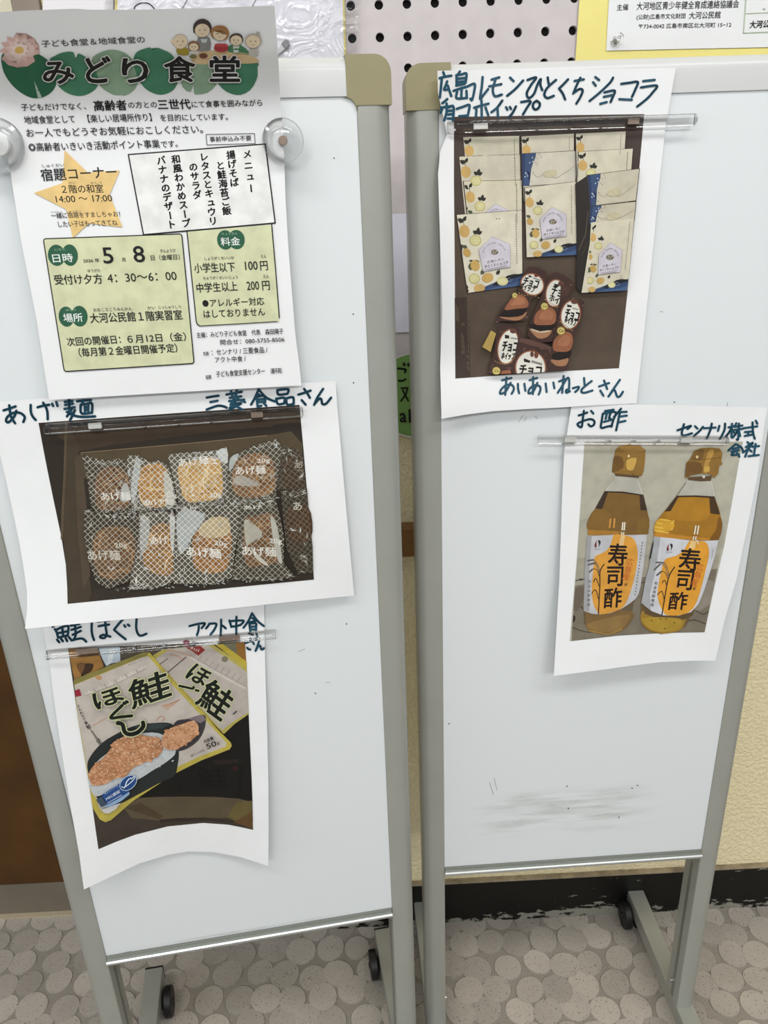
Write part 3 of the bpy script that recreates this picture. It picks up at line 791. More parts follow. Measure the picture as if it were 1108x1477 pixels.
# lettering of the front pouch
a.text('内容量', S4((482, 165))[0], S4((580, 122))[0], 4.6, '#25211f', up=(-1.9, -4.4), bold=0.03)
a.text('50', S4((512, 228))[0], S4((612, 188))[0], 7.5, '#25211f', up=(-2.6, -7), bold=0.03)
a.text('g', S4((618, 190))[0], S4((648, 176))[0], 4.4, '#25211f', up=(-1.4, -4))
a.text('盛りつけ例', S4((338, 312))[0], S4((482, 248))[0], 3.4, '#4a4340', up=(-1.3, -3), res=2)
sF = lambda zf, *st, wd, hw: ([a.line(smooth(zf(*q), 5, closed=False) if len(q) > 2 else zf(*q), wd+hw, HALO, up=False) for q in st], a.up(), [a.line(smooth(zf(*q), 5, closed=False) if len(q) > 2 else zf(*q), wd, BK, up=False) for q in st], a.up())
a.text('鮭', S1((745, 800))[0], S1((1165, 655))[0], 0, BK, bold=0.026, up=(-7.5, -39), halo=HALO, halow=2.5)
a.text('ほ', S1((370, 800))[0], S1((665, 705))[0], 0, BK, bold=0.04, up=(-9, -21), halo=HALO, halow=2.3)
sF(S1, [(640, 755), (515, 885), (620, 880), (740, 868)], [(655, 730), (668, 738)], [(682, 716), (694, 722)], wd=4.4, hw=3)
sF(S1, [(590, 945), (640, 960), (665, 1040), (720, 1066), (800, 1045), (860, 985), (858, 940)], wd=6.0, hw=3.2)
ph_ = a.build('photo_print', sal)
h = Art(SUR_SAL, 0.00025 + STEP*16)
RS = Z(70, 880, 6.925)
h.strokes(RS, 3.5, INK, [(40, 168), (50, 160)], [(62, 190), (80, 220), (95, 275)], [(80, 197), (130, 172), (192, 158), (198, 200), (190, 258)], [(88, 232), (140, 222), (195, 210)], [(138, 175), (140, 220), (147, 260)], [(100, 275), (150, 262), (193, 252)],
    [(85, 295), (95, 308), (107, 322)], [(125, 288), (135, 300), (142, 312)], [(170, 278), (178, 295), (186, 310)], [(205, 272), (218, 288), (230, 304)],
    [(222, 155), (265, 148), (308, 138)], [(228, 198), (270, 185), (322, 168)], [(262, 140), (266, 180), (270, 222)], [(240, 248), (280, 228), (322, 208)], [(275, 222), (268, 260), (248, 300)], [(238, 302), (290, 288), (340, 286), (376, 316)],
    [(432, 120), (430, 200), (440, 260), (455, 300)], [(490, 115), (550, 106), (605, 104)], [(500, 162), (550, 152), (605, 145)], [(565, 108), (572, 180), (580, 240), (560, 278), (520, 275), (520, 258), (555, 248), (618, 266)],
    [(745, 90), (700, 140), (655, 195)], [(655, 198), (710, 245), (770, 292)], [(755, 152), (768, 168)], [(792, 145), (808, 158)], [(880, 75), (876, 180), (895, 240), (925, 256), (978, 236)])
RA = Z(260, 870, 7.914)
h.strokes(RA, 3.3, INK, [(105, 262), (190, 240), (270, 228), (278, 242), (245, 285)], [(212, 262), (208, 310), (190, 365)], [(335, 232), (318, 260), (295, 288)], [(335, 236), (412, 236), (390, 300), (345, 360)], [(467, 188), (466, 270), (460, 385)], [(470, 252), (495, 265), (520, 288)],
    [(562, 198), (575, 240), (582, 272)], [(562, 208), (640, 200), (725, 202), (690, 248)], [(582, 268), (640, 262), (692, 248)], [(642, 155), (640, 260), (640, 350)],
    [(820, 115), (780, 200), (722, 282)], [(820, 118), (885, 205), (955, 262)], [(820, 170), (850, 188)], [(780, 222), (820, 212), (865, 202)], [(790, 238), (795, 280), (800, 318)], [(790, 236), (862, 230), (866, 268), (866, 308)], [(800, 270), (860, 266)], [(800, 302), (866, 300)], [(785, 345), (830, 360)], [(870, 350), (880, 380)],
    [(742, 456), (800, 435), (868, 405)], [(800, 405), (825, 440), (842, 468)], [(765, 510), (780, 525), (800, 530)], [(908, 408), (885, 480), (860, 546)], [(862, 540), (890, 492), (912, 488), (925, 525), (940, 528), (956, 514)])
h.build('handwriting', sal)
bar_magnet(sal, B0, (67, 946), (398, 916), ((0.17, 0.020, BRONZE), (0.79, 0.020, BRONZE)), 0.0022, 'clear acrylic bar magnet across the top of the salmon pouch notice')

# ------------------------------------------------------------------ sheet with the fried noodles
na = B0.uz((40, 640)); nb = B0.uz((480, 590)); n0 = B0.uz((36, 906))[1]
def curl_noodle(u, z):
    s_ = max(-0.1, min(1.1, (u - na[0]) / (nb[0] - na[0]))); t = max(0.0, min(1.1, (na[1] - z) / (na[1] - n0)))
    return 0.0034 + 0.020*t*t*(1.15 - 0.95*s_) + 0.004*math.sin(math.pi*max(0, min(1, t)))*s_
SUR_NOO = Surface(B0, curl_noodle)
out = [(-16, 581), (120, 570), (250, 562), (370, 555), (484, 550), (487, 590), (493, 660), (499, 730), (505, 795), (511, 859), (420, 868), (320, 879), (217, 890), (120, 899), (36, 907), (39, 880), (39, 853), (35, 825), (28, 782), (18, 735), (8, 690), (0, 655), (-8, 620)]
noo = sheet('photo_notice', SUR_NOO, out, PAPER, 'white landscape paper with a photo of packed fried noodles, middle of the left whiteboard', 'notice', 'photo notices on the whiteboards')
a = Art(SUR_NOO)
photo = [(55.6, 610), (180, 601), (310, 592), (432, 584), (438, 650), (443, 710), (448, 775), (453, 836), (340, 847), (220, 859), (97.5, 871), (97, 848), (95, 815), (88, 772), (77, 720), (68, 676), (61, 640)]
N1, N2, N3, N4 = Z(50, 580, 5.276), Z(250, 580, 5.276), Z(70, 720, 5.54), Z(250, 710, 5.276)
a.poly(photo, '#352b20')
a.poly([(70, 617), (180, 606), (310, 597), (432, 588), (434, 612), (360, 618), (250, 630), (160, 642), (110, 652), (96, 640)], '#4a3c2b')
a.poly([(116, 653), (260, 640.5), (386, 628), (420, 622), (436, 640), (436, 680), (120, 690)], '#5d4e37')
a.line([(116, 653), (180, 647.5), (260, 640.5), (330, 634), (386, 628)], 1.0, '#8a7658')
a.poly([(96, 612), (113, 640), (117, 720), (124, 800), (132, 855), (128, 867.5), (99, 870.5), (97, 830), (92, 790), (90, 730)], '#4e4231')
a.poly([(108, 660), (117, 655), (126, 740), (130, 830), (120, 850), (112, 760)], '#5a4c39')
for q0, q1 in (((95.5, 608), (93, 690)), ((93, 690), (90.5, 735)), ((90.5, 735), (89, 778))):
    a.line([q0, q1], 3.0, '#6e5d44', caps=False)
    n = int(abs(q1[1]-q0[1])/3.2)
    for k in range(n):
        t = (k+.5)/n; a.line([(q0[0]+(q1[0]-q0[0])*t-.4, q0[1]+(q1[1]-q0[1])*t), (q0[0]+(q1[0]-q0[0])*t+.5, q0[1]+(q1[1]-q0[1])*t+1.2)], 1.0, '#241b12', caps=False, up=False)
    a.up()
a.poly([(128, 867.5), (135, 850), (250, 842), (345, 836), (452, 826), (453, 836), (340, 847), (220, 859)], '#3d3327')
def clipline(p, q, poly):
    """pieces of segment p-q inside poly"""
    ts = [0.0, 1.0]; d = (q[0]-p[0], q[1]-p[1]); n = len(poly)
    for i in range(n):
        a_, b_ = poly[i], poly[(i+1) % n]; e = (b_[0]-a_[0], b_[1]-a_[1]); den = d[0]*e[1]-d[1]*e[0]
        if abs(den) < 1e-9: continue
        t = ((a_[0]-p[0])*e[1]-(a_[1]-p[1])*e[0])/den; s_ = ((a_[0]-p[0])*d[1]-(a_[1]-p[1])*d[0])/den
        if 0 <= t <= 1 and 0 <= s_ <= 1: ts.append(t)
    ts.sort(); res = []
    for t0, t1 in zip(ts, ts[1:]):
        m_ = (p[0]+d[0]*(t0+t1)/2, p[1]+d[1]*(t0+t1)/2)
        if t1-t0 > 1e-4 and inside(m_, poly): res.append(((p[0]+d[0]*t0, p[1]+d[1]*t0), (p[0]+d[0]*t1, p[1]+d[1]*t1)))
    return res
SUBS = []
def noodle_pack(poly, film, body, bcol, cols, net, netcol, ang, gap=6.2, glares=(), texts=(), seed=1, nn=46):
    global a
    p = a.new() if not SUBS else SUBS[-1].new()
    p.lift = max(p.lift, a.lift)
    rr = random.Random(seed)
    p.poly(poly, film)
    # darker and lighter patches of the crumpled film
    for k in range(16):
        x = rr.uniform(min(q[0] for q in poly), max(q[0] for q in poly)); y = rr.uniform(min(q[1] for q in poly), max(q[1] for q in poly))
        if inside((x, y), poly):
            pts = [(x+rr.uniform(-7, 7), y+rr.uniform(-5, 5)) for _ in range(3)]
            if all(inside(q, poly) for q in pts): p.add(pts, [(0, 1, 2)], rr.choice(('#3a3328', '#77736a', '#5a5345', '#2e281f'))); p.lift += STEP*.15
    p.up()
    bd = smooth(body, 4); p.poly(bd, bcol)
    cx_ = sum(q[0] for q in body)/len(body); cy_ = sum(q[1] for q in body)/len(body)
    xs = [q[0] for q in bd]; ys = [q[1] for q in bd]
    for k in range(nn):
        t0 = rr.uniform(0, 6.28); R_ = rr.uniform(5, 26); x, y = rr.uniform(min(xs), max(xs)), rr.uniform(min(ys), max(ys))
        pts = [(x+R_*math.cos(t0+q*0.25)-R_*math.cos(t0), y+R_*math.sin(t0+q*0.25)-R_*math.sin(t0)) for q in range(6)]
        pts = [q for q in pts if inside(q, bd)]
        if len(pts) > 1: p.line(pts, rr.uniform(.7, 1.7), rr.choice(cols), caps=False, up=False); p.lift += STEP*.08
    p.up()
    for g, gc in glares: p.poly(g, gc, 3)
    # white net printed on the film
    ca, sa_ = math.cos(math.radians(ang)), math.sin(math.radians(ang))
    X = sum(q[0] for q in poly)/len(poly); Y = sum(q[1] for q in poly)/len(poly)
    for sgn in (1, -1):
        dx, dy = math.cos(math.radians(ang + sgn*44)), math.sin(math.radians(ang + sgn*44))
        for k in range(-16, 17):
            ox, oy = X - dy*gap*k, Y + dx*gap*k
            for q0, q1 in clipline((ox-dx*95, oy-dy*95), (ox+dx*95, oy+dy*95), poly):
                p.line([q0, ((q0[0]+q1[0])/2 + rr.uniform(-.8, .8), (q0[1]+q1[1])/2 + rr.uniform(-.8, .8)), q1], net*0.85, netcol, caps=False, up=False)
        p.up()
    # torn gleams on the film
    for k in range(18):
        x, y = rr.uniform(min(q[0] for q in poly), max(q[0] for q in poly)), rr.uniform(min(q[1] for q in poly), max(q[1] for q in poly))
        an_ = rr.uniform(0, 6.28); L_ = rr.uniform(4, 13)
        pts = [(x, y), (x+L_*math.cos(an_), y+L_*math.sin(an_)), (x+L_*.5*math.cos(an_+.5), y+L_*.5*math.sin(an_+.5))]
        if all(inside(q, poly) for q in pts): p.add(pts, [(0, 1, 2)], rr.choice((netcol, '#a9a79f', '#c6c8c4'))); p.lift += STEP*.05
    # crimped top edge
    for k in range(int(len(poly)*3)):
        x = rr.uniform(min(q[0] for q in poly), max(q[0] for q in poly)); y = min(q[1] for q in poly) + rr.uniform(0, 14)
        q0, q1 = (x, y), (x+rr.uniform(-7, 7), y+rr.uniform(-1, 5))
        if inside(q0, poly) and inside(q1, poly): p.line([q0, q1], rr.uniform(.6, 1.5), rr.choice(('#b9bab2', '#9a998e', '#d0d2cc')), caps=False, up=False)
    p.up()
    for (b_, A_, B_, hh, cc) in texts: p.text(b_, A_, B_, hh, cc, bold=0.018)
    SUBS.append(p)
BR = ('#946c3f', '#5e3f20', '#b58a55', '#462d15', '#a17845'); GO = ('#cda15a', '#a87432', '#e2c080', '#7d5220', '#e9cd98'); PA = ('#d3bd8d', '#c2a468', '#e0cfa6', '#a98849')
NW = '#e2dfd5'; NG = '#bdb8a9'; ND = '#857e6d'
P = noodle_pack
P([(407, 642), (430, 648), (437, 656), (441, 706), (400, 706), (402, 675)], '#4d4235', [(412, 660), (434, 662), (438, 700), (410, 702)], '#4c3826', ('#6b5136', '#3a2a1a', '#5d452c'), 0.7, ND, -8, texts=[('あ', N2((925, 505))[0], N2((985, 500))[0], 8.5, '#b5b0a0')], seed=2)
P([(118, 655), (137, 661), (156, 664), (175, 661), (183, 669), (191, 694), (191, 737), (140, 741), (131, 728), (126, 690)], '#4e4637', [(138, 690), (150, 676), (170, 674), (186, 690), (187, 715), (182, 733), (142, 734)], '#755334', BR, 0.9, NG, 4, texts=[('あげ麺', N1((510, 748))[0], N1((735, 745))[0], 12, NW)], glares=[([(176, 702), (183, 697), (189, 720), (174, 722)], '#b5b7b3')], seed=3)
P([(184, 657), (200, 657), (216, 667), (230, 664), (243, 672), (250, 694), (256, 734), (190, 738), (188, 700), (183, 676)], '#67614f', [(203, 676), (222, 668), (238, 674), (246, 700), (240, 728), (208, 730), (199, 700)], '#b78641', GO, 0.85, NW, 2, glares=[([(196, 662), (203, 668), (199, 700), (192, 728), (189, 700)], '#aeb2ae'), ([(236, 680), (247, 692), (251, 726), (240, 730)], '#bdbbae')], texts=[('20g', N1((1002, 735))[0], N1((1085, 733))[0], 8, NW), ('あげ麺', N1((830, 788))[0], N1((1075, 782))[0], 9, NW)], seed=4)
P([(242, 656), (262, 653), (285, 652), (309, 650), (326, 645), (329, 652), (329, 690), (331, 725), (258, 727), (250, 690)], '#6a6453', [(258, 672), (285, 664), (314, 660), (321, 690), (316, 718), (272, 724), (260, 700)], '#c79c55', GO + PA, 0.85, NW, 0, glares=[([(312, 652), (327, 647), (328, 668), (318, 664)], '#c3c7c4')], texts=[('あげ麺', N2((45, 492))[0], N2((270, 470))[0], 12, '#e9e6dc'), ('20g', N2((280, 738))[0], N2((368, 732))[0], 8.5, NW)], seed=5, nn=70)
P([(332, 660), (348, 652), (364, 644), (382, 638), (400, 633), (407, 648), (402, 680), (397, 722), (330, 724), (326, 688)], '#534b3b', [(340, 668), (358, 656), (384, 655), (396, 675), (392, 712), (345, 716), (334, 692)], '#8c6238', BR + ('#b98a50',), 0.9, NG, -6, glares=[([(337, 690), (350, 686), (376, 700), (342, 700)], '#a9a396'), ([(332, 661), (345, 655), (332, 680)], '#b4bab8')], texts=[('あげ麺', N2((478, 555))[0], N2((705, 545))[0], 12.5, '#e4e1d6'), ('20g', N2((640, 475))[0], N2((735, 466))[0], 8, NW)], seed=6, nn=60)
P([(405, 708), (443, 704), (446, 745), (451, 788), (452, 826), (430, 828), (413, 790), (408, 745)], '#453a2d', [(415, 735), (445, 732), (449, 775), (420, 782)], '#523823', ('#6d4c2e', '#3c2917', '#5b4027'), 0.75, ND, -8, texts=[('あ', N4((915, 138))[0], N4((980, 135))[0], 12, '#c5c0b0'), ('ち', N4((962, 528))[0], N4((1025, 522))[0], 10, '#978f7e')], seed=7)
P([(122, 733), (140, 740), (165, 741), (190, 735), (200, 744), (202, 764), (196, 806), (187, 838), (155, 850), (138, 838), (128, 808), (121, 770)], '#463e30', [(136, 775), (150, 762), (180, 760), (194, 778), (193, 810), (180, 832), (148, 834), (134, 805)], '#755230', BR, 0.85, NG, 2, texts=[('あげ麺', N3((320, 487))[0], N3((578, 487))[0], 14.5, '#cfcabb'), ('20g', N3((535, 400))[0], N3((630, 396))[0], 9, '#cfcabb')], seed=8, nn=60)
P([(200, 734), (225, 738), (250, 738), (257, 757), (255, 800), (252, 838), (228, 848), (186, 851), (190, 828), (196, 806), (201, 764)], '#615a49', [(219, 762), (236, 755), (252, 762), (252, 800), (246, 828), (215, 824), (206, 800)], '#99703a', GO + BR, 0.85, NW, 0, glares=[([(203, 745), (216, 752), (212, 785), (203, 800)], '#9fa19a'), ([(245, 742), (256, 757), (253, 800), (247, 790)], '#b8bab4')], texts=[('あげ', N3((820, 362))[0], N3((960, 357))[0], 11.5, NW)], seed=9, nn=60)
P([(254, 728), (285, 724), (320, 721), (343, 719), (346, 745), (340, 790), (334, 833), (308, 843), (250, 842), (250, 800)], '#5b5444', [(280, 772), (300, 752), (322, 745), (334, 772), (331, 810), (318, 826), (284, 822), (277, 795)], '#9a6b34', ('#a7773b', '#7d5426', '#c18f50', '#8d602d', '#d2a566'), 0.8, NW, 0, glares=[([(258, 738), (296, 742), (280, 770), (262, 800), (256, 780)], '#aab0ae'), ([(290, 757), (308, 746), (328, 748), (332, 768), (312, 776), (288, 772)], '#bda87a')], texts=[('あげ麺', N4((105, 482))[0], N4((368, 506))[0], 14, '#e9e6dc'), ('20g', N4((315, 412))[0], N4((415, 426))[0], 9, '#e0dccf')], seed=10, nn=70)
P([(345, 722), (370, 719), (397, 717.5), (404, 745), (410, 775), (409, 812), (426, 832), (385, 838), (334, 836), (342, 790)], '#4f4838', [(352, 752), (370, 744), (394, 742), (402, 778), (404, 808), (376, 816), (354, 812)], '#7d5730', BR, 0.8, NG, -2, glares=[([(352, 752), (362, 754), (378, 768), (373, 778), (362, 770), (356, 790)], '#b6b0a0'), ([(390, 745), (400, 760), (407, 812), (398, 800)], '#b9b8ac'), ([(362, 788), (372, 800), (386, 813), (384, 816), (368, 804)], '#c9c7ba')], texts=[('あげ麺', N4((528, 478))[0], N4((785, 492))[0], 13.5, '#e4e1d6'), ('20g', N4((735, 398))[0], N4((828, 400))[0], 9, NW)], seed=12, nn=60)
# sealed hems between and below the packs
hem = SUBS[-1].new(); rr = random.Random(4)
for (xa, ya, xb, yb, n) in ((186, 738, 400, 718, 150), (124, 735, 200, 737, 30), (158, 850, 430, 832, 110)):
    for k in range(n):
        t = rr.random(); x = xa+(xb-xa)*t; y = ya+(yb-ya)*t+rr.uniform(-4, 4)
        hem.line([(x, y), (x+rr.uniform(-6, 6), y+rr.uniform(-2.5, 2.5))], rr.uniform(.6, 1.6), rr.choice(('#a9a99f', '#c8c9c3', '#7f7b6d', '#5e584a')), caps=False, up=False); hem.lift += STEP*.03
for (x0_, y0_, x1_, n_) in ((262, 737, 300, 2), (352, 735, 392, 2)): hem.text('あげ', (x0_, y0_), (x1_-14, y0_-1), 6, '#dedbd0', bold=.02)
ph_ = a.build('photo_print', noo)
for s_ in SUBS: s_.build('printed_noodle_pack', ph_)
hem.build('printed_seal', ph_)
h = Art(SUR_NOO, 0.00025 + STEP*12)
RN = Z(0, 565, 6.925)
h.strokes(RN, 3.8, INK, [(35, 186), (95, 168), (155, 146)], [(92, 135), (100, 200), (112, 255), (150, 315)], [(162, 190), (140, 250), (85, 305), (60, 290), (75, 250), (130, 212), (200, 212), (246, 252), (232, 302)],
    [(306, 132), (308, 200), (325, 245), (356, 282)], [(375, 155), (430, 140), (492, 130)], [(430, 110), (460, 160), (474, 210), (476, 276)], [(520, 120), (530, 142)], [(562, 105), (574, 142)],
    [(648, 102), (722, 94)], [(650, 132), (728, 120)], [(645, 172), (745, 155)], [(688, 82), (692, 130), (690, 172)], [(720, 165), (700, 205), (668, 246)], [(690, 188), (735, 228)], [(748, 182), (725, 235), (700, 282)], [(668, 202), (740, 238), (830, 252), (950, 246)],
    [(770, 96), (840, 88), (908, 84)], [(832, 96), (815, 126)], [(806, 130), (815, 216), (915, 210)], [(806, 130), (860, 122), (918, 118), (918, 212)], [(846, 125), (850, 212)], [(882, 125), (882, 212)], [(850, 155), (880, 152)], [(850, 182), (880, 180)])
RM = Z(290, 550, 5.54)
h.strokes(RM, 3.6, INK, [(45, 130), (90, 122), (140, 115)], [(75, 166), (132, 155)], [(45, 226), (130, 196), (180, 200), (206, 212)],
    [(203, 106), (265, 94), (326, 84)], [(240, 80), (250, 116)], [(286, 74), (280, 112)], [(230, 132), (322, 120)], [(275, 100), (270, 148)], [(225, 158), (345, 146)], [(260, 146), (236, 186)], [(292, 140), (352, 166)], [(276, 162), (230, 212)], [(250, 186), (320, 176), (228, 226)], [(256, 186), (332, 226)],
    [(460, 66), (432, 130), (400, 186)], [(462, 66), (522, 130), (590, 160)], [(460, 104), (478, 116)], [(440, 126), (505, 116), (512, 168)], [(444, 126), (452, 202)], [(450, 146), (505, 140)], [(450, 168), (506, 162)], [(452, 202), (482, 195)], [(500, 172), (522, 196)],
    [(610, 70), (620, 106), (690, 100)], [(612, 70), (696, 64), (690, 100)], [(600, 138), (616, 182), (666, 176)], [(602, 140), (666, 132), (664, 176)], [(680, 136), (690, 186), (742, 180)], [(682, 136), (736, 128), (740, 180)],
    [(778, 106), (825, 92), (876, 74)], [(824, 60), (850, 96), (870, 132)], [(804, 150), (820, 168), (836, 186)], [(976, 60), (930, 130), (904, 188)], [(908, 180), (945, 140), (962, 145), (970, 180), (1000, 178), (1040, 130)])
h.build('handwriting', noo)
bar_magnet(noo, B0, (65, 620), (437, 594.5), ((0.185, 0.011, STEEL), (0.815, 0.0105, BRONZE)), 0.0050, 'clear acrylic bar magnet across the top of the fried noodle notice')

# ------------------------------------------------------------------ the flyer
zc = B0.uz((220, 150))[1]; zf = B0.uz((220, 20))[1]; zfb = B0.uz((250, 565))[1]
def curl_flyer(u, z):
    d = 0.0082; zk_ = zc - 0.045
    if z > zk_: d += 0.0055*min(1.6, (z - zk_)/0.045)**2
    d += 0.80*0.005*math.log1p(math.exp(min(60, (z - zc - 0.004)/0.005)))
    t = max(0, min(1, (zc - z)/(zc - zfb)))
    return d + 0.0035*t + 0.0015*math.sin(math.pi*t)
SUR_FLY = Surface(B0, curl_flyer)
out = [(-24, 19), (40, 15), (110, 12.5), (130, 14), (200, 14), (300, 11.5), (396, 8), (399, 50), (402, 93), (404, 138), (408, 185), (410, 227), (412, 290), (416, 357), (421, 420), (426, 482), (431, 520), (435, 556), (320, 562), (200, 569), (71, 577), (53, 462), (30, 345), (16, 255), (0, 170), (-10, 120), (-18, 70)]
fly = sheet('flyer', SUR_FLY, out, PAPER, 'white printed flyer with green lily pads and a yellow star, top of the left whiteboard', 'flyer')
a = Art(SUR_FLY, 0.0003)
F1, F2, F3, F4, F5, F6, F7 = Z(0, 20, 5.036), Z(210, 10, 5.832), Z(20, 130, 5.54), Z(200, 130, 5.036), Z(50, 330, 4.817), Z(260, 320, 6.156), Z(260, 460, 6.156)
BLK = '#1b1a1b'; GRY = '#5c5a5a'; G1, G2, G3 = '#2d7350', '#4b8e6c', '#93b294'
# lily pads
il = a
il.poly(F1((665, 340), (720, 285), (800, 260), (880, 272), (940, 308), (985, 370), (1005, 470), (985, 540), (930, 585), (884, 592), (862, 535), (850, 592), (770, 560), (715, 500)), G3, 3)
il.poly(F1((360, 345), (400, 305), (460, 280), (530, 277), (550, 320), (572, 288), (640, 328), (690, 395), (715, 490), (690, 550), (620, 590), (550, 595), (470, 565), (410, 500)), G2, 3)
il.poly(F1((8, 320), (30, 430), (100, 530), (200, 600), (290, 612), (370, 572), (410, 505), (402, 425), (350, 340), (250, 280), (120, 260), (40, 280)), G1, 4)
il.poly(F1((248, 488), (304, 606), (276, 613)), '#b9cdbd')
il.poly([(192.6, 84), (199, 74), (214.5, 68.6), (217.7, 70), (222, 79), (225.4, 69), (237, 72.6), (247.7, 78.6), (256, 92), (258, 108), (255.4, 121.5), (247.7, 131.7), (232.3, 136.8), (216.9, 132.6), (206, 124), (199, 112), (194, 98)], G2, 3)
il.poly(F2((290, 560), (330, 480), (420, 468), (560, 490), (620, 570), (592, 660), (520, 722), (430, 737), (406, 722), (402, 650), (378, 717), (310, 672)), G3, 2)
il.poly(F2((560, 560), (620, 475), (800, 455), (940, 465), (942, 505), (880, 526), (942, 545), (930, 620), (880, 700), (800, 740), (720, 730), (640, 682)), G2, 2)
# water lily
def star(c, n, R_, r_, sq=1.0, ph=0.0):
    return [(c[0]+(R_ if i % 2 == 0 else r_)*math.cos(ph+math.pi*i/n), c[1]+sq*(R_ if i % 2 == 0 else r_)*math.sin(ph+math.pi*i/n)) for i in range(2*n)]
lc = F1((140, 264))[0]
il.poly(star(lc, 13, 29.5, 22, 0.86, 0.2), '#d7b2a9'); il.poly(star(lc, 11, 23, 15, 0.86, 0.5), '#e2c5bd'); il.poly(star(lc, 9, 15, 9, 0.85, 0.1), '#ead3ca')
il.ell(lc, 6.5, 5, '#d9b45f')
# family round a table
SK, OUTL = '#e2cfb0', '#8a7c6c'
il.poly(F2((385, 425), (450, 378), (600, 368), (740, 378), (860, 392), (920, 425), (955, 468), (800, 478), (560, 480), (420, 480)), '#dfc394', 2)
il.poly(F2((265, 345), (350, 345), (362, 405), (270, 398)), '#a8942f', 2)
il.poly(F2((440, 258), (540, 258), (545, 360), (500, 372), (432, 360)), '#8c8b88', 2)
il.poly(F2((462, 270), (522, 270), (510, 300), (475, 300)), '#c4cbcb')
il.poly(F2((700, 325), (800, 320), (872, 380), (860, 402), (700, 380)), '#4f8a62', 2)
il.poly(F2((735, 325), (790, 325), (780, 385), (740, 385)), '#d3d6ce')
il.poly(F2((870, 360), (940, 345), (945, 410), (880, 415)), '#c9c4bb', 2)
il.poly(F2((370, 370), (440, 370), (445, 400), (380, 398)), '#cfcfc8')
def head(c, rx, ry, hair=None, hc='#6b5a50', lc_=OUTL):
    if hair: il.poly(smooth(F2(*hair), 4), hc)
    p = F2(c)[0]; il.ell(p, rx/5.832+.35, ry/5.832+.35, lc_); il.ell(p, rx/5.832, ry/5.832, SK)
    for s_ in (-1, 1):
        il.ell((p[0]+s_*rx*.36/5.832, p[1]-.5), 1.0, .9, '#8d7b68'); il.ell((p[0]+s_*rx*.36/5.832, p[1]-.5), .5, .6, '#3b322c')
    il.line([(p[0]-1.6, p[1]+ry*.45/5.832), (p[0], p[1]+ry*.55/5.832), (p[0]+1.6, p[1]+ry*.45/5.832)], .5, '#9c6a55', caps=False)
head((292, 292), 62, 60); il.ell(F2((226, 290))[0], 2.6, 3.2, SK)
head((405, 338), 38, 32, ((358, 345), (365, 300), (405, 285), (450, 305), (452, 350), (430, 370), (375, 370)), '#93694a')
head((478, 198), 62, 56, ((402, 205), (404, 150), (440, 110), (490, 100), (535, 125), (555, 165), (548, 215), (420, 220)), '#4d4340')
head((626, 228), 58, 52, ((548, 230), (560, 180), (610, 155), (670, 165), (700, 205), (698, 250), (660, 280), (570, 265)), '#b0804e')
il.poly(F2((565, 200), (600, 175), (650, 172), (690, 205), (690, 235), (640, 195)), '#b0804e')
head((762, 282), 48, 42, ((704, 285), (715, 240), (765, 220), (812, 240), (820, 290), (790, 300), (720, 300)), '#5b514c')
head((905, 292), 60, 54, ((835, 300), (845, 245), (905, 220), (965, 245), (978, 290), (950, 310), (850, 320)), '#b9b5aa')
il.ell(F2((945, 224))[0], 3.2, 3.0, '#b9b5aa')
il.ell(F2((636, 345))[0], 10.5, 6, '#b23a40'); il.poly(F2((580, 318), (600, 308), (670, 308), (692, 318), (690, 335), (582, 335)), '#c24a4e')
il.ell(F2((486, 412))[0], 6.2, 3.8, '#7d4d38'); il.ell(F2((400, 418))[0], 5.5, 2.8, '#7f7d4a')
# title
for ch, A_, B_, hh, up in (('み', F1((318, 506)), F1((538, 506)), 0, (-2, -31)), ('ど', F1((632, 500)), F1((812, 497)), 0, (-3, -37)), ('り', F1((895, 497)), F1((1080, 505)), 0, (-2, -34)),
                           ('食', F2((165, 630)), F2((420, 628)), 0, (-1.5, -36)), ('堂', F2((545, 625)), F2((790, 625)), 0, (-0.5, -36))):
    a.text(ch, A_[0], B_[0], 0, BLK, bold=0.035, up=up, halo='#dedcd8', halow=2.6)
a.build('illustration', fly)
t = Art(SUR_FLY, 0.0006); T = lambda *q, **k: (t.text(*q, **dict({'bold': 0.014}, **k)), setattr(t, 'lift', t.lift - STEP*0.97))[0]
t.lift += STEP
T('子ども食堂＆地域食堂の', F1((305, 242))[0], F1((1055, 210))[0], 10, '#4a4848')
T('子どもだけでなく、', F3((62, 165))[0], F3((580, 155))[0], 10, '#333232')
T('高齢者', F3((645, 166))[0], F3((905, 160))[0], 15, BLK, bold=0.03)
T('の方との', F3((918, 145))[0], F4((135, 128))[0], 9.5, '#333232')
T('三世代', F4((145, 141))[0], F4((380, 137))[0], 14.5, BLK, bold=0.03)
T('にて食事を囲みながら', F4((388, 128))[0], F4((900, 115))[0], 9.8, '#333232')
T('地域食堂として　【楽しい居場所作り】', F3((88, 270))[0], (219.5, 174.6), 11.5, '#333232')
T('を目的にしています。', F4((160, 226))[0], F4((650, 217))[0], 10, '#333232')
T('お一人でもどうぞお気軽におこしください。', F3((105, 376))[0], F4((470, 313))[0], 12.5, '#333232')
T('◎高齢者いきいき活動ポイント事業', F3((125, 490))[0], F4((158, 420))[0], 12.5, BLK, bold=0.012)
T('です。', F4((165, 418))[0], F4((285, 412))[0], 9.5, '#333232')
t.ring(F4((490, 322), (842, 315), (847, 388), (496, 398)), 0.9, BLK); T('事前申込み不要', F4((518, 376))[0], F4((820, 366))[0], 7.6, '#333232')
t.poly(F3((405, 480), (590, 658), (846, 641), (765, 835), (868, 1096), (600, 1065), (470, 1182), (420, 955), (160, 822), (390, 742)), '#ecca84')
T('しゅくだい', F3((228, 618))[0], F3((405, 612))[0], 4.8, GRY, res=2)
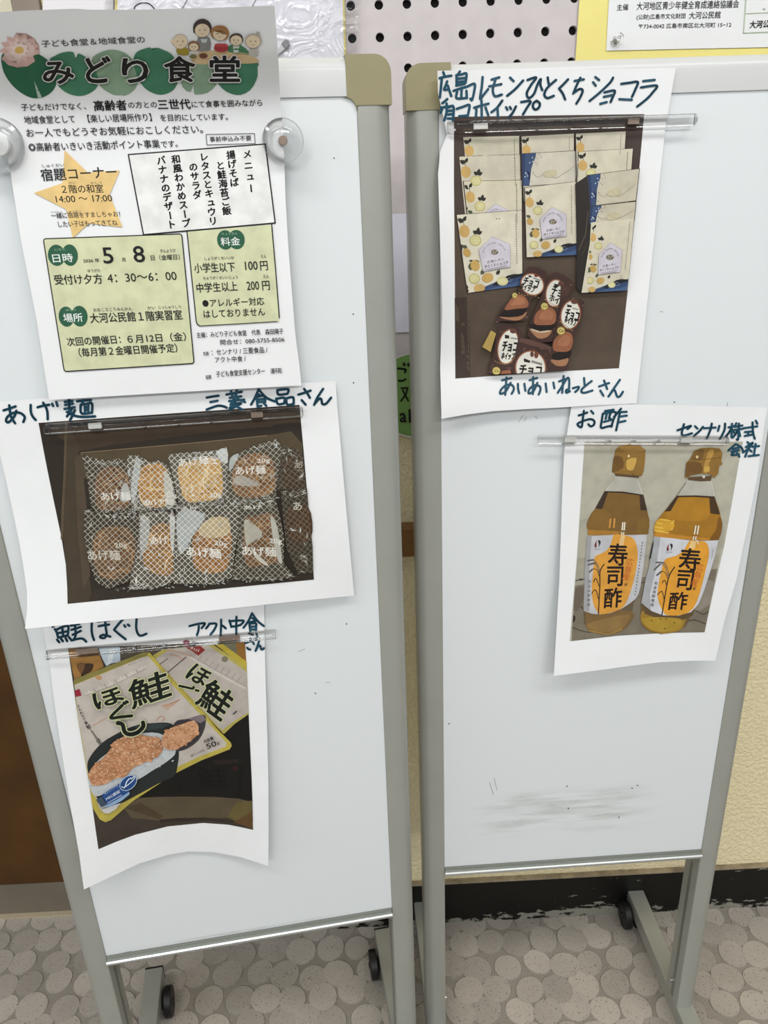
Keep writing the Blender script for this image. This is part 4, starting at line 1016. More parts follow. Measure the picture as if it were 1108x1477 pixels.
T('宿題コーナー', F3((225, 728))[0], F3((828, 700))[0], 18, BLK)
T('かい', F3((440, 752))[0], F3((495, 750))[0], 3.6, GRY, res=2); T('わしつ', F3((615, 752))[0], F3((705, 749))[0], 3.6, GRY, res=2)
T('２階の和室', F3((388, 826))[0], F3((720, 819))[0], 12.5, BLK)
T('14:00 ～ 17:00', F3((340, 898))[0], F3((788, 889))[0], 9.5, BLK)
T('いっしょ', F3((300, 982))[0], F3((385, 980))[0], 3.3, GRY, res=2); T('しゅくだい', F3((420, 980))[0], F3((535, 976))[0], 3.3, GRY, res=2)
T('一緒に宿題をすましちゃお！', F3((300, 1026))[0], F3((852, 1012))[0], 8.4, '#333232'); T('したい子はもってきてね', F3((358, 1095))[0], F3((830, 1082))[0], 8.4, '#333232')
# menu box
mb = [(185.2, 223), (382.7, 207.8), (397, 321.6), (207, 338.5)]
t.poly(mb, '#ebebe9'); t.ring(mb, 1.9, BLK)
for col, A_, B_ in (('メニュー', (785, 425), (820, 755)), ('揚げそば', (666, 438), (700, 705)), ('と鮭海苔ご飯', (590, 515), (645, 910)), ('レタスとキュウリ', (470, 452), (545, 985)), ('のサラダ', (393, 525), (430, 795)), ('和風わかめスープ', (266, 470), (350, 1000)), ('バナナのデザート', (158, 478), (244, 1010))):
    t.vtext(col, F4(A_)[0], F4(B_)[0], 11.6, BLK, bold=0.05)
def rounded(pts, r=3.0):
    o = []; n = len(pts)
    for i in range(n):
        p, q, s_ = Vector(pts[i-1]), Vector(pts[i]), Vector(pts[(i+1) % n])
        A_ = q + (p-q).normalized()*r; B_ = q + (s_-q).normalized()*r
        for k in range(6):
            tt = k/5; o.append(tuple(A_*(1-tt)**2 + q*2*tt*(1-tt) + B_*tt*tt))
    return o
OLV = '#d6d9b0'
dp = rounded(F5((60, 70), (1022, 36), (1108, 935), (206, 992)), 4)
t.poly(dp, OLV); t.ring(dp, 1.6, BLK)
fp = F6((64, 88), (812, 24), (878, 886), (172, 922), (140, 890))
t.poly(fp, OLV); t.line(F6((60, 80), (142, 880), (150, 905), (172, 924)), 1.6, BLK); t.line(F6((172, 924), (520, 905), (862, 884)), 1.2, '#4a493c'); t.line(F6((812, 24), (845, 400), (880, 850)), 1.6, BLK)
def badge(zf, e1, e2, body, A_, B_, hh, ruby, RA_, RB_, rh):
    for e in (e1, e2): t.ell(zf((e[0], e[1]))[0], e[2], e[3], '#2f6a4c', -8)
    t.text(body, zf(A_)[0], zf(B_)[0], hh, '#e9ece6', bold=0.015); t.text(ruby, zf(RA_)[0], zf(RB_)[0], rh, '#a9c4b0', res=2)
badge(F5, (152, 184, 12.5, 15.4), (245, 183, 11.5, 15.6), '日時', (130, 235), (270, 229), 12.5, 'にちじ', (140, 154), (215, 150), 3.4)
badge(F5, (220, 610, 11, 14.6), (312, 607, 11.6, 15), '場所', (205, 650), (338, 645), 12.5, 'ばしょ', (218, 572), (286, 568), 3.2)
badge(F6, (400, 160, 11.8, 14), (500, 157, 11.8, 14), '料金', (365, 213), (535, 206), 12, 'りょうきん', (372, 118), (510, 112), 3.3)
T('2026 年', F5((340, 236))[0], F5((452, 231))[0], 5.6, BLK); T('5', F5((483, 241))[0], F5((552, 239))[0], 23, BLK, bold=0.02); T('月', F5((608, 230))[0], F5((632, 228))[0], 5.8, BLK)
T('8', F5((695, 233))[0], F5((770, 231))[0], 23.5, BLK, bold=0.02); T('日（金曜日）', F5((810, 221))[0], F5((1010, 214))[0], 8.0, '#333232'); T('きんようび', F5((875, 166))[0], F5((980, 163))[0], 5, GRY, res=2)
T('受付け夕方', F5((142, 389))[0], F5((475, 381))[0], 14.5, BLK); T('4：30～6：00', F5((510, 373))[0], F5((990, 355))[0], 12, BLK, bold=0.008); T('ゆうがた', F5((370, 304))[0], F5((458, 300))[0], 5, GRY, res=2)
T('おおこうこうみんかん', F5((410, 576))[0], F5((678, 567))[0], 5, GRY, res=2); T('かい', F5((785, 560))[0], F5((840, 558))[0], 4.4, GRY, res=2); T('じっしゅうしつ', F5((863, 557))[0], F5((1018, 553))[0], 4.6, GRY, res=2)
T('大河公民館１階実習室', F5((390, 656))[0], F5((1030, 630))[0], 14.5, BLK)
T('次回の開催日：', F5((230, 816))[0], F5((602, 797))[0], 12.6, BLK); T('６月12日（金）', F5((650, 797))[0], F5((1055, 778))[0], 12.6, BLK)
T('（毎月第２金曜日開催予定）', F5((312, 891))[0], F5((995, 858))[0], 13.2, BLK)
T('しょうがくせいいか', F6((218, 341))[0], F6((480, 332))[0], 5, GRY, res=2); T('えん', F6((718, 322))[0], F6((765, 320))[0], 5, GRY, res=2)
T('小学生以下', F6((130, 453))[0], F6((490, 441))[0], 14, BLK); T('100', F6((580, 428))[0], F6((690, 424))[0], 12.3, BLK); T('円', F6((714, 432))[0], F6((780, 428))[0], 13.2, BLK)
T('ちゅうがくせいいじょう', F6((205, 516))[0], F6((512, 506))[0], 5, GRY, res=2); T('えん', F6((738, 500))[0], F6((788, 498))[0], 5, GRY, res=2)
T('中学生以上', F6((150, 630))[0], F6((512, 612))[0], 14, BLK); T('200', F6((595, 606))[0], F6((703, 602))[0], 12.3, BLK); T('円', F6((732, 608))[0], F6((797, 604))[0], 13.2, BLK)
T('●アレルギー対応', F6((202, 758))[0], F6((748, 738))[0], 11.5, BLK); T('はしておりません', F6((212, 853))[0], F6((755, 830))[0], 11, BLK)
T('主催：みどり子ども食堂　代表　森田陽子', F7((148, 168))[0], F7((918, 132))[0], 8.0, '#333232'); T('問合せ：080-5755-8506', F7((358, 231))[0], F7((928, 203))[0], 7.6, '#333232')
T('支援', F7((205, 326))[0], F7((255, 323))[0], 5.6, '#333232', res=2); T('：センナリ / 三菱食品 /', F7((282, 324))[0], F7((778, 300))[0], 9.0, '#333232'); T('アクト中食 /', F7((312, 390))[0], F7((585, 376))[0], 8.4, '#333232')
T('協賛', F7((228, 536))[0], F7((278, 533))[0], 6, '#333232', res=2); T('子ども食堂支援センター', F7((322, 517))[0], F7((755, 488))[0], 8.6, '#333232'); T('（順不同）', F7((806, 488))[0], F7((905, 484))[0], 8.2, '#333232')
t.build('printed_text', fly)

# round magnets holding the flyer
def round_magnet(px, d0, r, core, label):
    u, z = B0.uz(px, d0)
    root = empty('round_magnet', B0.world(u, d0, z), B0.yaw); tag(root, label, 'magnet')
    prof = [(0, 0), (r*0.98, 0), (r, 0.001), (r, 0.0035), (r*0.96, 0.0048), (r*0.80, 0.0055), (r*0.78, 0.0085), (r*0.70, 0.0105), (r*0.45, 0.0118), (0, 0.0122)]
    bm = bmesh.new(); n = 40; rings = []
    for rr_, dd in prof:
        rings.append([bm.verts.new((0, -dd, 0))] if rr_ == 0 else [bm.verts.new((rr_*math.cos(2*math.pi*i/n), -dd, rr_*math.sin(2*math.pi*i/n))) for i in range(n)])
    for A_, B_ in zip(rings, rings[1:]):
        for i in range(n):
            a_, b_ = A_[i % len(A_)], A_[(i+1) % len(A_)]; c_, e_ = B_[(i+1) % len(B_)], B_[i % len(B_)]
            vs = []
            for v in (a_, b_, c_, e_):
                if v not in vs: vs.append(v)
            bm.faces.new(vs)
    o = bm_obj('disc', bm, ACRYL, root, smooth=True); o.modifiers.new('edge', 'EDGE_SPLIT').split_angle = math.radians(45)
    cr, cm, cd = core
    bm = bmesh.new(); cyl(bm, (0, 0), cr, 'y', -cd, -0.0008, 24); bm_obj('core', bm, cm, root, bevel=0.0006)
round_magnet((408, 203), 0.0105, 0.0160, (0.0036, BRONZE, 0.0032), 'clear round magnet with a small brown core at the right edge of the flyer')
round_magnet((-1, 208), 0.0105, 0.0180, (0.0085, mat('white_core', '#f4f4f2', 0.35), 0.0075), 'clear round magnet with a white core at the left edge of the flyer')

# ------------------------------------------------------------------ sheet with the lemon chocolate
la = B1.uz((645, 190)); lb = B1.uz((960, 180)); l0 = B1.uz((700, 595))[1]
def curl_lemon(u, z):
    s_ = (u - la[0]) / (lb[0] - la[0]); t = (la[1] - z) / (la[1] - l0)
    e = max(0.0, 0.22 - s_) / 0.22                      # left edge lifts off
    tt = max(0, min(1, t)); top = max(0, -t)
    return 0.0012 + 0.012*e*e*(0.35 + 0.65*math.sin(math.pi*min(1, tt*1.1))**2 if t > 0 else 0.5+1.5*top) + 0.010*sstep(0.75, 1.0, tt)*(1-0.7*s_) + 0.02*top*0.6
SUR_LEM = Surface(B1, curl_lemon)
out = [(631, 102), (700, 101), (800, 100), (900, 99), (975, 98), (969, 133), (960, 184), (955, 230), (950, 276), (943, 350), (936, 417), (927, 500), (918, 582), (860, 584.5), (804, 588), (760, 590), (712, 593), (672, 598), (637, 604), (636, 567), (635, 530), (636, 497), (638, 455), (637, 409), (634, 321), (632, 250), (635, 219), (645, 194), (640, 170), (632, 135)]
lem = sheet('photo_notice', SUR_LEM, out, PAPER, 'white paper with a photo of lemon boxes and chocolate buns, on the right whiteboard', 'notice', 'photo notices on the whiteboards')
a = Art(SUR_LEM)
photo = [(655, 168.5), (790, 166.5), (929.5, 164.6), (928.5, 175), (918, 290), (906, 417), (899, 475), (893, 531), (800, 536), (720, 541.5), (657, 546), (657, 450), (656, 356), (655, 270)]
a.poly(photo, '#53463f')
a.poly([(655.5, 310), (912, 300), (905, 425), (893, 531), (800, 536), (657, 546), (656.3, 400)], '#615143')
a.poly([(656, 430), (676, 428), (678, 544), (657, 546)], '#4b3e34')
a.line([(677, 430), (678, 544)], 1.0, '#3b302a')
LA, LB, LC, LD, LE = Z(645, 165, 7.387), Z(785, 165, 7.387), Z(645, 285, 7.387), Z(785, 285, 7.387), Z(690, 370, 6.518)
BOX = '#d5cdb6'; LEM = '#c9a55c'; LEM2 = '#d0ab66'; SLC = '#d2cb8f'; LEAF = '#37362e'; LEAF2 = '#5f6349'; NAVY = '#3b5078'; HEX = '#cfcad3'
boxes = []
def leaf(p, c, ang_, L_, wd, m):
    ca, sa_ = math.cos(math.radians(ang_)), math.sin(math.radians(ang_))
    p.poly([(c[0]+x*L_*ca-y*wd*sa_, c[1]+x*L_*sa_+y*wd*ca) for x, y in ((0, 0), (.3, .5), (.65, .42), (1, 0), (.65, -.42), (.3, -.5))], m)
def lemon_box(TL, TR, BRr, BL, shade, vis=1.0, clip=None):
    p = boxes[-1].new() if boxes else a.new(); p.lift = max(p.lift - STEP*6, a.lift); p.clip = None
    B_ = lambda x, y: ((TL[0]*(1-x)+TR[0]*x)*(1-y)+(BL[0]*(1-x)+BRr[0]*x)*y, (TL[1]*(1-x)+TR[1]*x)*(1-y)+(BL[1]*(1-x)+BRr[1]*x)*y)
    sc_ = math.hypot(TR[0]-TL[0], TR[1]-TL[1])
    lim = clip or [TL, TR, BRr, BL]
    p.poly([(TL[0]-1.5, TL[1]-.6), (TR[0]+1.2, TR[1]-.6), (BRr[0]+1.2, BRr[1]+1), (BL[0]-1.2, BL[1]+1)] if not clip else lim, '#463b33')
    p.poly(lim, shade)
    p.clip = lim
    def fruit(x, y, r, m, rot, sh=0.82): p.ell(B_(x, y), r*sc_, r*sh*sc_, m, rot)
    def slice_(x, y, r):
        fruit(x, y, r, '#b9b06c', 0, .92); fruit(x, y, r*.86, SLC, 0, .92)
        c = B_(x, y)
        for q in range(6): p.line([c, (c[0]+r*.75*sc_*math.cos(q*1.047), c[1]+r*.7*sc_*math.sin(q*1.047))], .5, '#e0dbb2', caps=False, up=False)
        p.up()
    leaf(p, B_(.09, .10), -150, .11*sc_, .075*sc_, LEAF); leaf(p, B_(.085, .09), -62, .10*sc_, .055*sc_, LEAF)
    p.line([B_(.085, .09), B_(.09, .14)], .7, LEAF, caps=False)
    fruit(.085, .215, .098, LEM2, 80)
    if vis > .3:
        for an_, L_ in ((-75, .11), (-140, .085), (-28, .09)): leaf(p, B_(.28, .265), an_, L_*sc_, .06*sc_, LEAF)
        slice_(.24, .345, .092)
    if vis > .45:
        leaf(p, B_(.10, .43), 200, .1*sc_, .06*sc_, LEAF2); fruit(.08, .49, .07, LEM, 60)
    if vis > .6:
        leaf(p, B_(.17, .60), 175, .07*sc_, .03*sc_, LEAF); leaf(p, B_(.17, .60), 10, .1*sc_, .04*sc_, LEAF2); leaf(p, B_(.10, .72), -80, .14*sc_, .09*sc_, LEAF2); fruit(.19, .665, .085, LEM, 75)
        slice_(.15, .83, .085); leaf(p, B_(.27, .79), -55, .12*sc_, .06*sc_, LEAF2); fruit(.47, .69, .045, '#d8cf9c', 20); fruit(.385, .84, .088, LEM, -15)
        leaf(p, B_(.545, .815), -55, .09*sc_, .055*sc_, LEAF)
        p.poly([B_(.14, 1), B_(.3, .955), B_(.45, .925), B_(.6, .89), B_(.8, .86), B_(1, .838), B_(1, 1)], NAVY)
        p.poly([B_(.45, .95), B_(.55, .90), B_(.66, .875), B_(.74, .845), B_(.85, .835), B_(1, .85), B_(.98, .875), B_(.82, .895), B_(.65, .91), B_(.55, .96)], '#22232a')
        p.poly([B_(.3, 1), B_(.5, .975), B_(.8, .965), B_(1, .93), B_(1, 1)], '#4a678f')
        fruit(.645, .91, .085, SLC, 0, .8); fruit(.645, .91, .06, '#dbd5a4', 0, .8); fruit(.22, .96, .085, LEM2, 0, .75)
        for q in range(9): p.ell(B_(.72+.025*(q % 5), .88+.022*(q//3)), .4, .4, '#ccd6e2', n=6)
        for q in range(7): p.ell(B_(.80+.025*(q % 4)+.01*(q//4), .79+.03*(q//3)), .45, .4, '#6b5f52', n=6)
    if vis > .42:
        hx = [B_(.28, .47), B_(.52, .315), B_(.80, .435), B_(.80, .735), B_(.32, .755)]
        p.poly(hx, HEX)
        if vis > .3: p.ring(hx, .5, '#aaa3ac')
        for k, ch in enumerate('HIROSHIMA LEMON'):
            if ch == ' ': continue
            t_ = k/14; an_ = math.radians(-155+130*t_); c = B_(.53+.185*math.cos(an_), .575+.165*math.sin(an_)); ua = Vector((math.cos(an_), math.sin(an_))); rt = Vector((-ua.y, ua.x))
            wq = .28 if ch == 'I' else .9; A_ = Vector(c) - rt*wq; Bq = Vector(c) + rt*wq
            p.text(ch, A_, Bq, 0, '#4d463f', up=tuple(ua*2.3), res=1); p.lift -= STEP
        c = B_(.535, .52); p.ell(c, 5.8, 3.9, '#8b8170', n=14)
        for q in range(9): p.ell((c[0]+3.8*math.cos(q*2.4)*(q % 3+1)/3, c[1]+2.4*math.sin(q*2.4)*(q % 3+1)/3), 1.0, .8, '#d8d0bb' if q % 2 else '#4d463f', q*40, n=6)
        if vis > .6:
            p.text('広島レモン', B_(.40, .655), B_(.69, .635), 3.6, '#5a534c', res=1); p.text('ひとくちショコラ', B_(.345, .715), B_(.755, .69), 4.4, '#45403a', res=1)
            p.line([B_(.36, .735), B_(.74, .71)], .6, '#9a929a', caps=False, up=False); p.line([B_(.40, .75), B_(.70, .73)], .6, '#9a929a')
    yy = .05
    while yy < min(.72, vis + .1):
        p.line([B_(.905, yy), B_(.917, yy+.012)], 1.0, '#5b5147', caps=False, up=False); yy += .032
    p.up(); p.clip = None
    boxes.append(p); return p
def blue_box(TL, TR, BRr, BL, shade):
    p = boxes[-1].new() if boxes else a.new(); p.clip = None
    B_ = lambda x, y: ((TL[0]*(1-x)+TR[0]*x)*(1-y)+(BL[0]*(1-x)+BRr[0]*x)*y, (TL[1]*(1-x)+TR[1]*x)*(1-y)+(BL[1]*(1-x)+BRr[1]*x)*y)
    p.poly([(TL[0]-1.5, TL[1]-.5), (TR[0]+1, TR[1]-.8), (BRr[0]+1, BRr[1]+.6), (BL[0]-1.2, BL[1]+.6)], '#463b33')
    p.poly([TL, TR, BRr, BL], shade)
    p.poly([B_(0, 0), B_(.25, 0), B_(.245, .12), B_(.20, .3), B_(.165, .5), B_(.15, .75), B_(.13, 1), B_(0, 1)], '#44597f')
    p.poly([B_(.0, .0), B_(.06, 0), B_(.05, .5), B_(.02, 1), B_(0, 1)], '#33456b')
    p.poly([B_(.09, .5), B_(.14, .62), B_(.135, .9), B_(.11, .75)], '#23304f')
    for x, y in ((.19, .14), (.195, .26), (.14, .29), (.06, .6), (.08, .64), (.05, .72), (.1, .7)): p.ell(B_(x, y), .9, .9, '#cdd6e0', n=8)
    for x, y in ((.28, .17), (.32, .05), (.34, .14), (.25, .3), (.28, .36), (.2, .6), (.18, .88)): p.ell(B_(x, y), .6, .6, '#54493f', n=8)
    p.ell(B_(.52, .66), 10.5, 5.5, '#c4bc9a', -12)
    p.line(smooth([B_(.2, .62), B_(.3, .75), B_(.45, .6), B_(.6, .8), B_(.75, .7), B_(.97, .45)], 4, closed=False), .6, '#b5ac98', caps=False)
    boxes.append(p); return p

lemon_box((668.3, 198), (749, 196), (750, 285), (677, 290), '#cbc4af', .25)
lemon_box((662.6, 226), (750.3, 223), (752, 322), (673, 330), '#cfc8b2', .34)
lemon_box((669, 261.6), (752.6, 260), (753, 362), (681, 368), '#d5cdb4', .5)
lemon_box((659, 310), (752.6, 303.3), (753.7, 411.6), (674.8, 422.4), '#dad4bd', 1.0)
lemon_box((752.4, 196.8), (828, 192.8), (828, 285), (756, 290), '#cdc6b2', .25)
blue_box((752.6, 221.9), (835, 217.5), (829.7, 264), (754, 268), '#cfc9b8')
lemon_box((757.4, 271), (831, 262), (831.7, 367.6), (760, 371), '#d8d1bb', 1.0)
lemon_box((831, 192.8), (902.8, 189.4), (897, 280), (833, 285), '#cdc6b2', .25)
lemon_box((835, 219), (913, 214.4), (906, 305), (832, 312), '#d3cbb4', .34)
gp = boxes[-1].new()
gp.poly(LB((330, 740), (465, 650), (500, 960), (490, 1108), (345, 1108)), '#38322d')
gp.poly(LD((335, 0), (420, 40), (500, 262), (496, 520), (470, 700), (430, 830), (400, 1015), (345, 960), (350, 560)), '#332d28')
gp.line(LD((470, 150), (440, 400), (370, 560)), 2.0, '#544d44'); gp.line(LD((500, 420), (400, 620)), 1.2, '#4b443c')
boxes.append(gp)
blue_box((848, 253), (922.2, 243.6), (917.2, 289), (851.5, 297), '#c9c1ab')
blue_box((851.5, 298), (917.3, 291), (914.6, 318), (850, 324), '#c9c1ab')
lemon_box((852.7, 320.9), (915, 314.8), (905, 419), (839, 422.4), '#d5cdb6', 1.0, clip=[(852.7, 320.9), (914.9, 314.9), (905.6, 418.8), (839, 422.4), (846, 380), (851, 350)])
ph_ = a.build('photo_print', lem)
for p in boxes:
    p.build('printed_shadow' if p is gp else 'printed_box', ph_)
# chocolate bun packs
base_l = boxes[-1].lift - STEP*8
def pack(parts, lift):
    p = Art(SUR_LEM, lift); p.clip = [(657, 380), (910, 380), (893.2, 531), (800, 535.8), (720, 541.3), (657.2, 545.8)]
    parts(p); p.build('printed_bun_pack', ph_); return p.lift
PB, PB2, RIM, CRM, CHO = '#4d342f', '#63443b', '#a4694a', '#dedbd0', '#231a16'
def oval(p, c, rx, ry, rot):
    c = LE(c)[0]; p.ell(c, rx/6.518+2.4, ry/6.518+2.4, '#5d4033', rot, 36); p.ell(c, rx/6.518+1.6, ry/6.518+1.6, RIM, rot, 36); p.ell(c, rx/6.518, ry/6.518, CRM, rot, 36)
def bun(p, top, dark, low):
    p.poly(LE(*low), '#a97a58', 3); p.poly(LE(*dark), CHO, 2); p.poly(LE(*top), '#9f6546', 3)
    cx_ = sum(q[0] for q in top)/len(top); cy_ = sum(q[1] for q in top)/len(top)
    p.poly(LE(*[(cx_+(q[0]-cx_)*.62+8, cy_+(q[1]-cy_)*.55-14) for q in top]), '#b17552', 3)
def ca(p, c, r):
    c = LE(c)[0]; p.ell(c, r/6.518, r/6.518, '#b59f4c'); p.ell(c, r*.8/6.518, r*.8/6.518, '#d8c873')
    p.text('Ca', (c[0]-r*.55/6.518, c[1]+r*.35/6.518), (c[0]+r*.55/6.518, c[1]+r*.3/6.518), 0, '#3a2e22', bold=.03, up=(0.6, -r*.75/6.518))
def crimps(p, pts, n, seed):
    rr_ = random.Random(seed); xs = [q[0] for q in pts]; ys = [q[1] for q in pts]
    sh = LE(*pts)
    for k in range(n):
        q = LE((rr_.uniform(min(xs), max(xs)), rr_.uniform(min(ys), max(ys))))[0]
        if inside(q, sh): p.line([q, (q[0]+rr_.uniform(-4, 5), q[1]+rr_.uniform(-3, 3))], rr_.uniform(.8, 2.2), rr_.choice((PB2, '#3b2723', '#7a5a4d', '#57392f')), caps=False, up=False)
    p.up()
tx = lambda p, s_, A_, B_, up, b_=.05: p.text(s_, LE(A_)[0], LE(B_)[0], 0, '#181413', bold=b_, up=(up[0]/6.518, up[1]/6.518))
def p1(p):
    q = ((480, 95), (640, 140), (625, 300), (500, 410), (450, 600), (210, 605), (170, 640), (180, 560), (270, 430), (370, 340), (430, 190)); p.poly(LE(*q), PB, 2); crimps(p, q, 60, 1)
    oval(p, (508, 262), 104, 92, 30); p.poly(LE((470, 175), (500, 180), (505, 195), (475, 195)), '#2a211e'); p.line(LE((515, 200), (585, 225)), 2.2, '#9a9a92', caps=False)
    p.ell(LE((545, 178))[0], 3, 2.4, '#7d3f2c')
    tx(p, 'チョコ', (415, 262), (552, 300), (24, -72)); tx(p, 'ホイップ', (385, 300), (520, 345), (22, -58))
    for k in range(9): p.ell(LE((385+26*k, 345+5*k+10*math.sin(k)))[0], 1.0, .8, '#b08d5d', n=8)
    bun(p, ((250, 502), (285, 430), (350, 362), (430, 372), (472, 435), (455, 480), (350, 492)), ((205, 545), (255, 495), (360, 485), (452, 470), (440, 530), (370, 566), (205, 562)), ((200, 566), (330, 570), (452, 520), (430, 570), (365, 602), (260, 590)))
    ca(p, (343, 365), 25)
def p2(p):
    q = ((690, 150), (790, 165), (905, 250), (880, 330), (800, 480), (730, 640), (700, 800), (500, 785), (470, 680), (550, 470), (640, 260)); p.poly(LE(*q), PB, 2); crimps(p, q, 70, 2)
    oval(p, (722, 345), 80, 122, 8); p.poly(LE((712, 255), (755, 262), (760, 285), (716, 280)), '#2a211e'); p.ell(LE((780, 255))[0], 4.5, 4, '#6d4536')
    tx(p, 'チョ', (685, 352), (775, 385), (20, -82)); tx(p, 'ホイ', (665, 410), (752, 452), (18, -62))
    p.poly(LE((775, 260), (860, 300), (815, 440), (745, 490), (770, 400)), '#5a3c33')
    for k in range(8): p.ell(LE((630+16*k, 405+10*k))[0], 1.0, .8, '#b08d5d', n=8)
    bun(p, ((528, 632), (540, 540), (615, 478), (700, 488), (732, 550), (712, 632), (610, 645)), ((495, 630), (600, 645), (722, 625), (690, 690), (585, 712), (490, 668)), ((478, 678), (560, 705), (690, 690), (650, 755), (560, 768)))
    p.line(LE((500, 685), (580, 712), (670, 700)), 2.4, '#c9b79b'); ca(p, (622, 468), 34)
def p3(p):
    q = ((800, 375), (900, 395), (998, 425), (950, 640), (895, 800), (850, 1000), (820, 1090), (660, 1080), (690, 850), (735, 640), (770, 470)); p.poly(LE(*q), PB, 2); crimps(p, q, 70, 3)
    oval(p, (868, 548), 84, 128, 10); p.poly(LE((835, 450), (880, 460), (878, 478), (838, 475)), '#2a211e'); p.line(LE((885, 485), (940, 500)), 2.0, '#9a9a92', caps=False); p.ell(LE((905, 425))[0], 5, 3.4, '#6d4536')
    tx(p, 'チョコ', (812, 575), (935, 612), (20, -88)); tx(p, 'ホイップ', (808, 618), (912, 660), (16, -68))
    for k in range(8): p.ell(LE((770+16*k, 612+12*k))[0], 1.0, .8, '#b08d5d', n=8)
    bun(p, ((708, 880), (712, 790), (790, 712), (865, 718), (892, 790), (862, 882), (780, 896)), ((690, 920), (780, 896), (872, 880), (852, 952), (720, 972)), ((680, 970), (760, 975), (848, 955), (820, 1025), (730, 1025)))
    ca(p, (778, 698), 38)
def p4(p):
    p.poly(LE((120, 695), (168, 722), (115, 897), (38, 850)), '#bfa156')
    q = ((210, 640), (300, 650), (405, 690), (395, 800), (340, 1000), (320, 1090), (100, 1100), (150, 900), (170, 740)); p.poly(LE(*q), PB, 2); crimps(p, q, 60, 4)
    oval(p, (280, 848), 88, 158, 12); p.poly(LE((250, 735), (290, 742), (292, 772), (250, 770)), '#2a211e'); p.line(LE((305, 765), (370, 775)), 2.2, '#9a9a92', caps=False); p.ell(LE((330, 700))[0], 5, 3.6, '#6d4536')
    p.poly(LE((385, 690), (420, 700), (395, 900), (330, 1000), (362, 880)), '#523730')
    tx(p, 'チョコ', (222, 888), (360, 895), (14, -92)); tx(p, 'ホイップ', (212, 965), (335, 972), (14, -66))
    for k in range(9): p.ell(LE((160+22*k, 985+26*math.sin(k*.4)))[0], 1.0, .8, '#b08d5d', n=8)
    ca(p, (170, 1075), 38); p.poly(LE((225, 1075), (300, 1065), (310, 1100), (210, 1105)), '#9f6546')
def p5(p):
    q = ((390, 770), (560, 800), (690, 855), (700, 1000), (680, 1110), (320, 1110), (345, 950)); p.poly(LE(*q), PB, 2); crimps(p, q, 70, 5)
    p.poly(LE((390, 765), (520, 790), (690, 850), (685, 885), (520, 840), (385, 800)), '#6b4b42')
    oval(p, (492, 1045), 135, 150, 0); p.poly(LE((428, 955), (490, 980), (485, 1000), (430, 990)), '#2a211e'); p.line(LE((500, 985), (600, 1015)), 3.4, '#8b8b85', caps=False); p.ell(LE((505, 918))[0], 2.6, 4.2, '#6d4536'); p.ell(LE((545, 925))[0], 3.2, 5, '#7d4c36')
    tx(p, 'チョコ', (385, 1108), (588, 1122), (10, -92))
L_ = base_l
for f in (p1, p2, p4, p5, p3): L_ = pack(f, L_ + STEP)
h = Art(SUR_LEM, 0.00025 + STEP*12)
H1, H2, H3 = Z(620, 90, 6.156), Z(790, 90, 6.156), Z(710, 530, 5.54)
h.strokes(H1, 3.7, INK, [(120, 86), (130, 112)], [(88, 140), (140, 126), (192, 118)], [(108, 138), (100, 220), (90, 312)], [(155, 168), (142, 205), (128, 240), (152, 242)], [(160, 205), (175, 250), (192, 298)],
    [(268, 80), (252, 105)], [(238, 112), (240, 205)], [(236, 114), (285, 106), (326, 100), (318, 180)], [(245, 145), (315, 138)], [(245, 175), (312, 168)], [(236, 205), (310, 190)], [(212, 252), (260, 235), (330, 215), (398, 190), (394, 260), (376, 332), (362, 322)], [(284, 225), (280, 312)], [(244, 260), (240, 318), (332, 314)], [(326, 252), (330, 316)],
    [(470, 130), (462, 220), (448, 322), (480, 285), (518, 238)], [(550, 152), (618, 132)], [(528, 213), (636, 193)], [(585, 145), (570, 200), (560, 250), (580, 300), (640, 285)], [(714, 135), (745, 166)], [(688, 296), (760, 236), (830, 160)],
    [(868, 156), (945, 134), (900, 200), (862, 272), (880, 316), (925, 280), (958, 195), (986, 148), (982, 195), (1000, 246)], [(1048, 133), (1052, 165), (1060, 200)], [(1122, 155), (1045, 225), (1018, 285), (1045, 316), (1102, 296)],
    [(156, 325), (135, 345), (112, 362)], [(98, 402), (205, 385)], [(150, 365), (150, 440), (130, 515)], [(168, 398), (212, 396), (206, 512)], [(165, 430), (206, 426)], [(165, 462), (206, 458)], [(160, 498), (206, 498)], [(112, 408), (98, 448)],
    [(240, 412), (300, 392), (352, 378), (345, 440), (335, 480)], [(262, 478), (338, 472)], [(395, 402), (460, 382), (522, 366)], [(460, 338), (462, 490)], [(415, 415), (410, 485)], [(496, 400), (520, 470)], [(645, 338), (600, 400), (548, 442)], [(602, 398), (606, 485)],
    [(678, 398), (690, 420)], [(712, 395), (722, 414)], [(766, 390), (738, 445), (703, 488)], [(812, 352), (895, 344), (865, 400), (828, 462)], [(948, 342), (922, 362), (918, 400), (940, 418), (968, 402), (978, 365), (950, 340)])
h.strokes(H2, 3.6, INK, [(182, 150), (140, 195), (102, 232)], [(104, 234), (135, 275), (156, 328)], [(240, 164), (322, 150)], [(292, 135), (260, 200), (228, 276)], [(230, 270), (285, 236), (312, 250), (290, 310), (255, 366)], [(425, 130), (458, 156)], [(405, 176), (428, 206)], [(374, 342), (470, 262), (555, 180), (582, 135)],
    [(505, 266), (595, 250), (580, 305), (560, 352)], [(500, 306), (575, 290)], [(468, 368), (525, 352)], [(655, 190), (730, 180), (802, 174), (780, 240), (750, 306)], [(638, 326), (748, 332)], [(850, 166), (952, 155)], [(830, 222), (970, 206), (935, 265), (880, 325), (796, 392)])
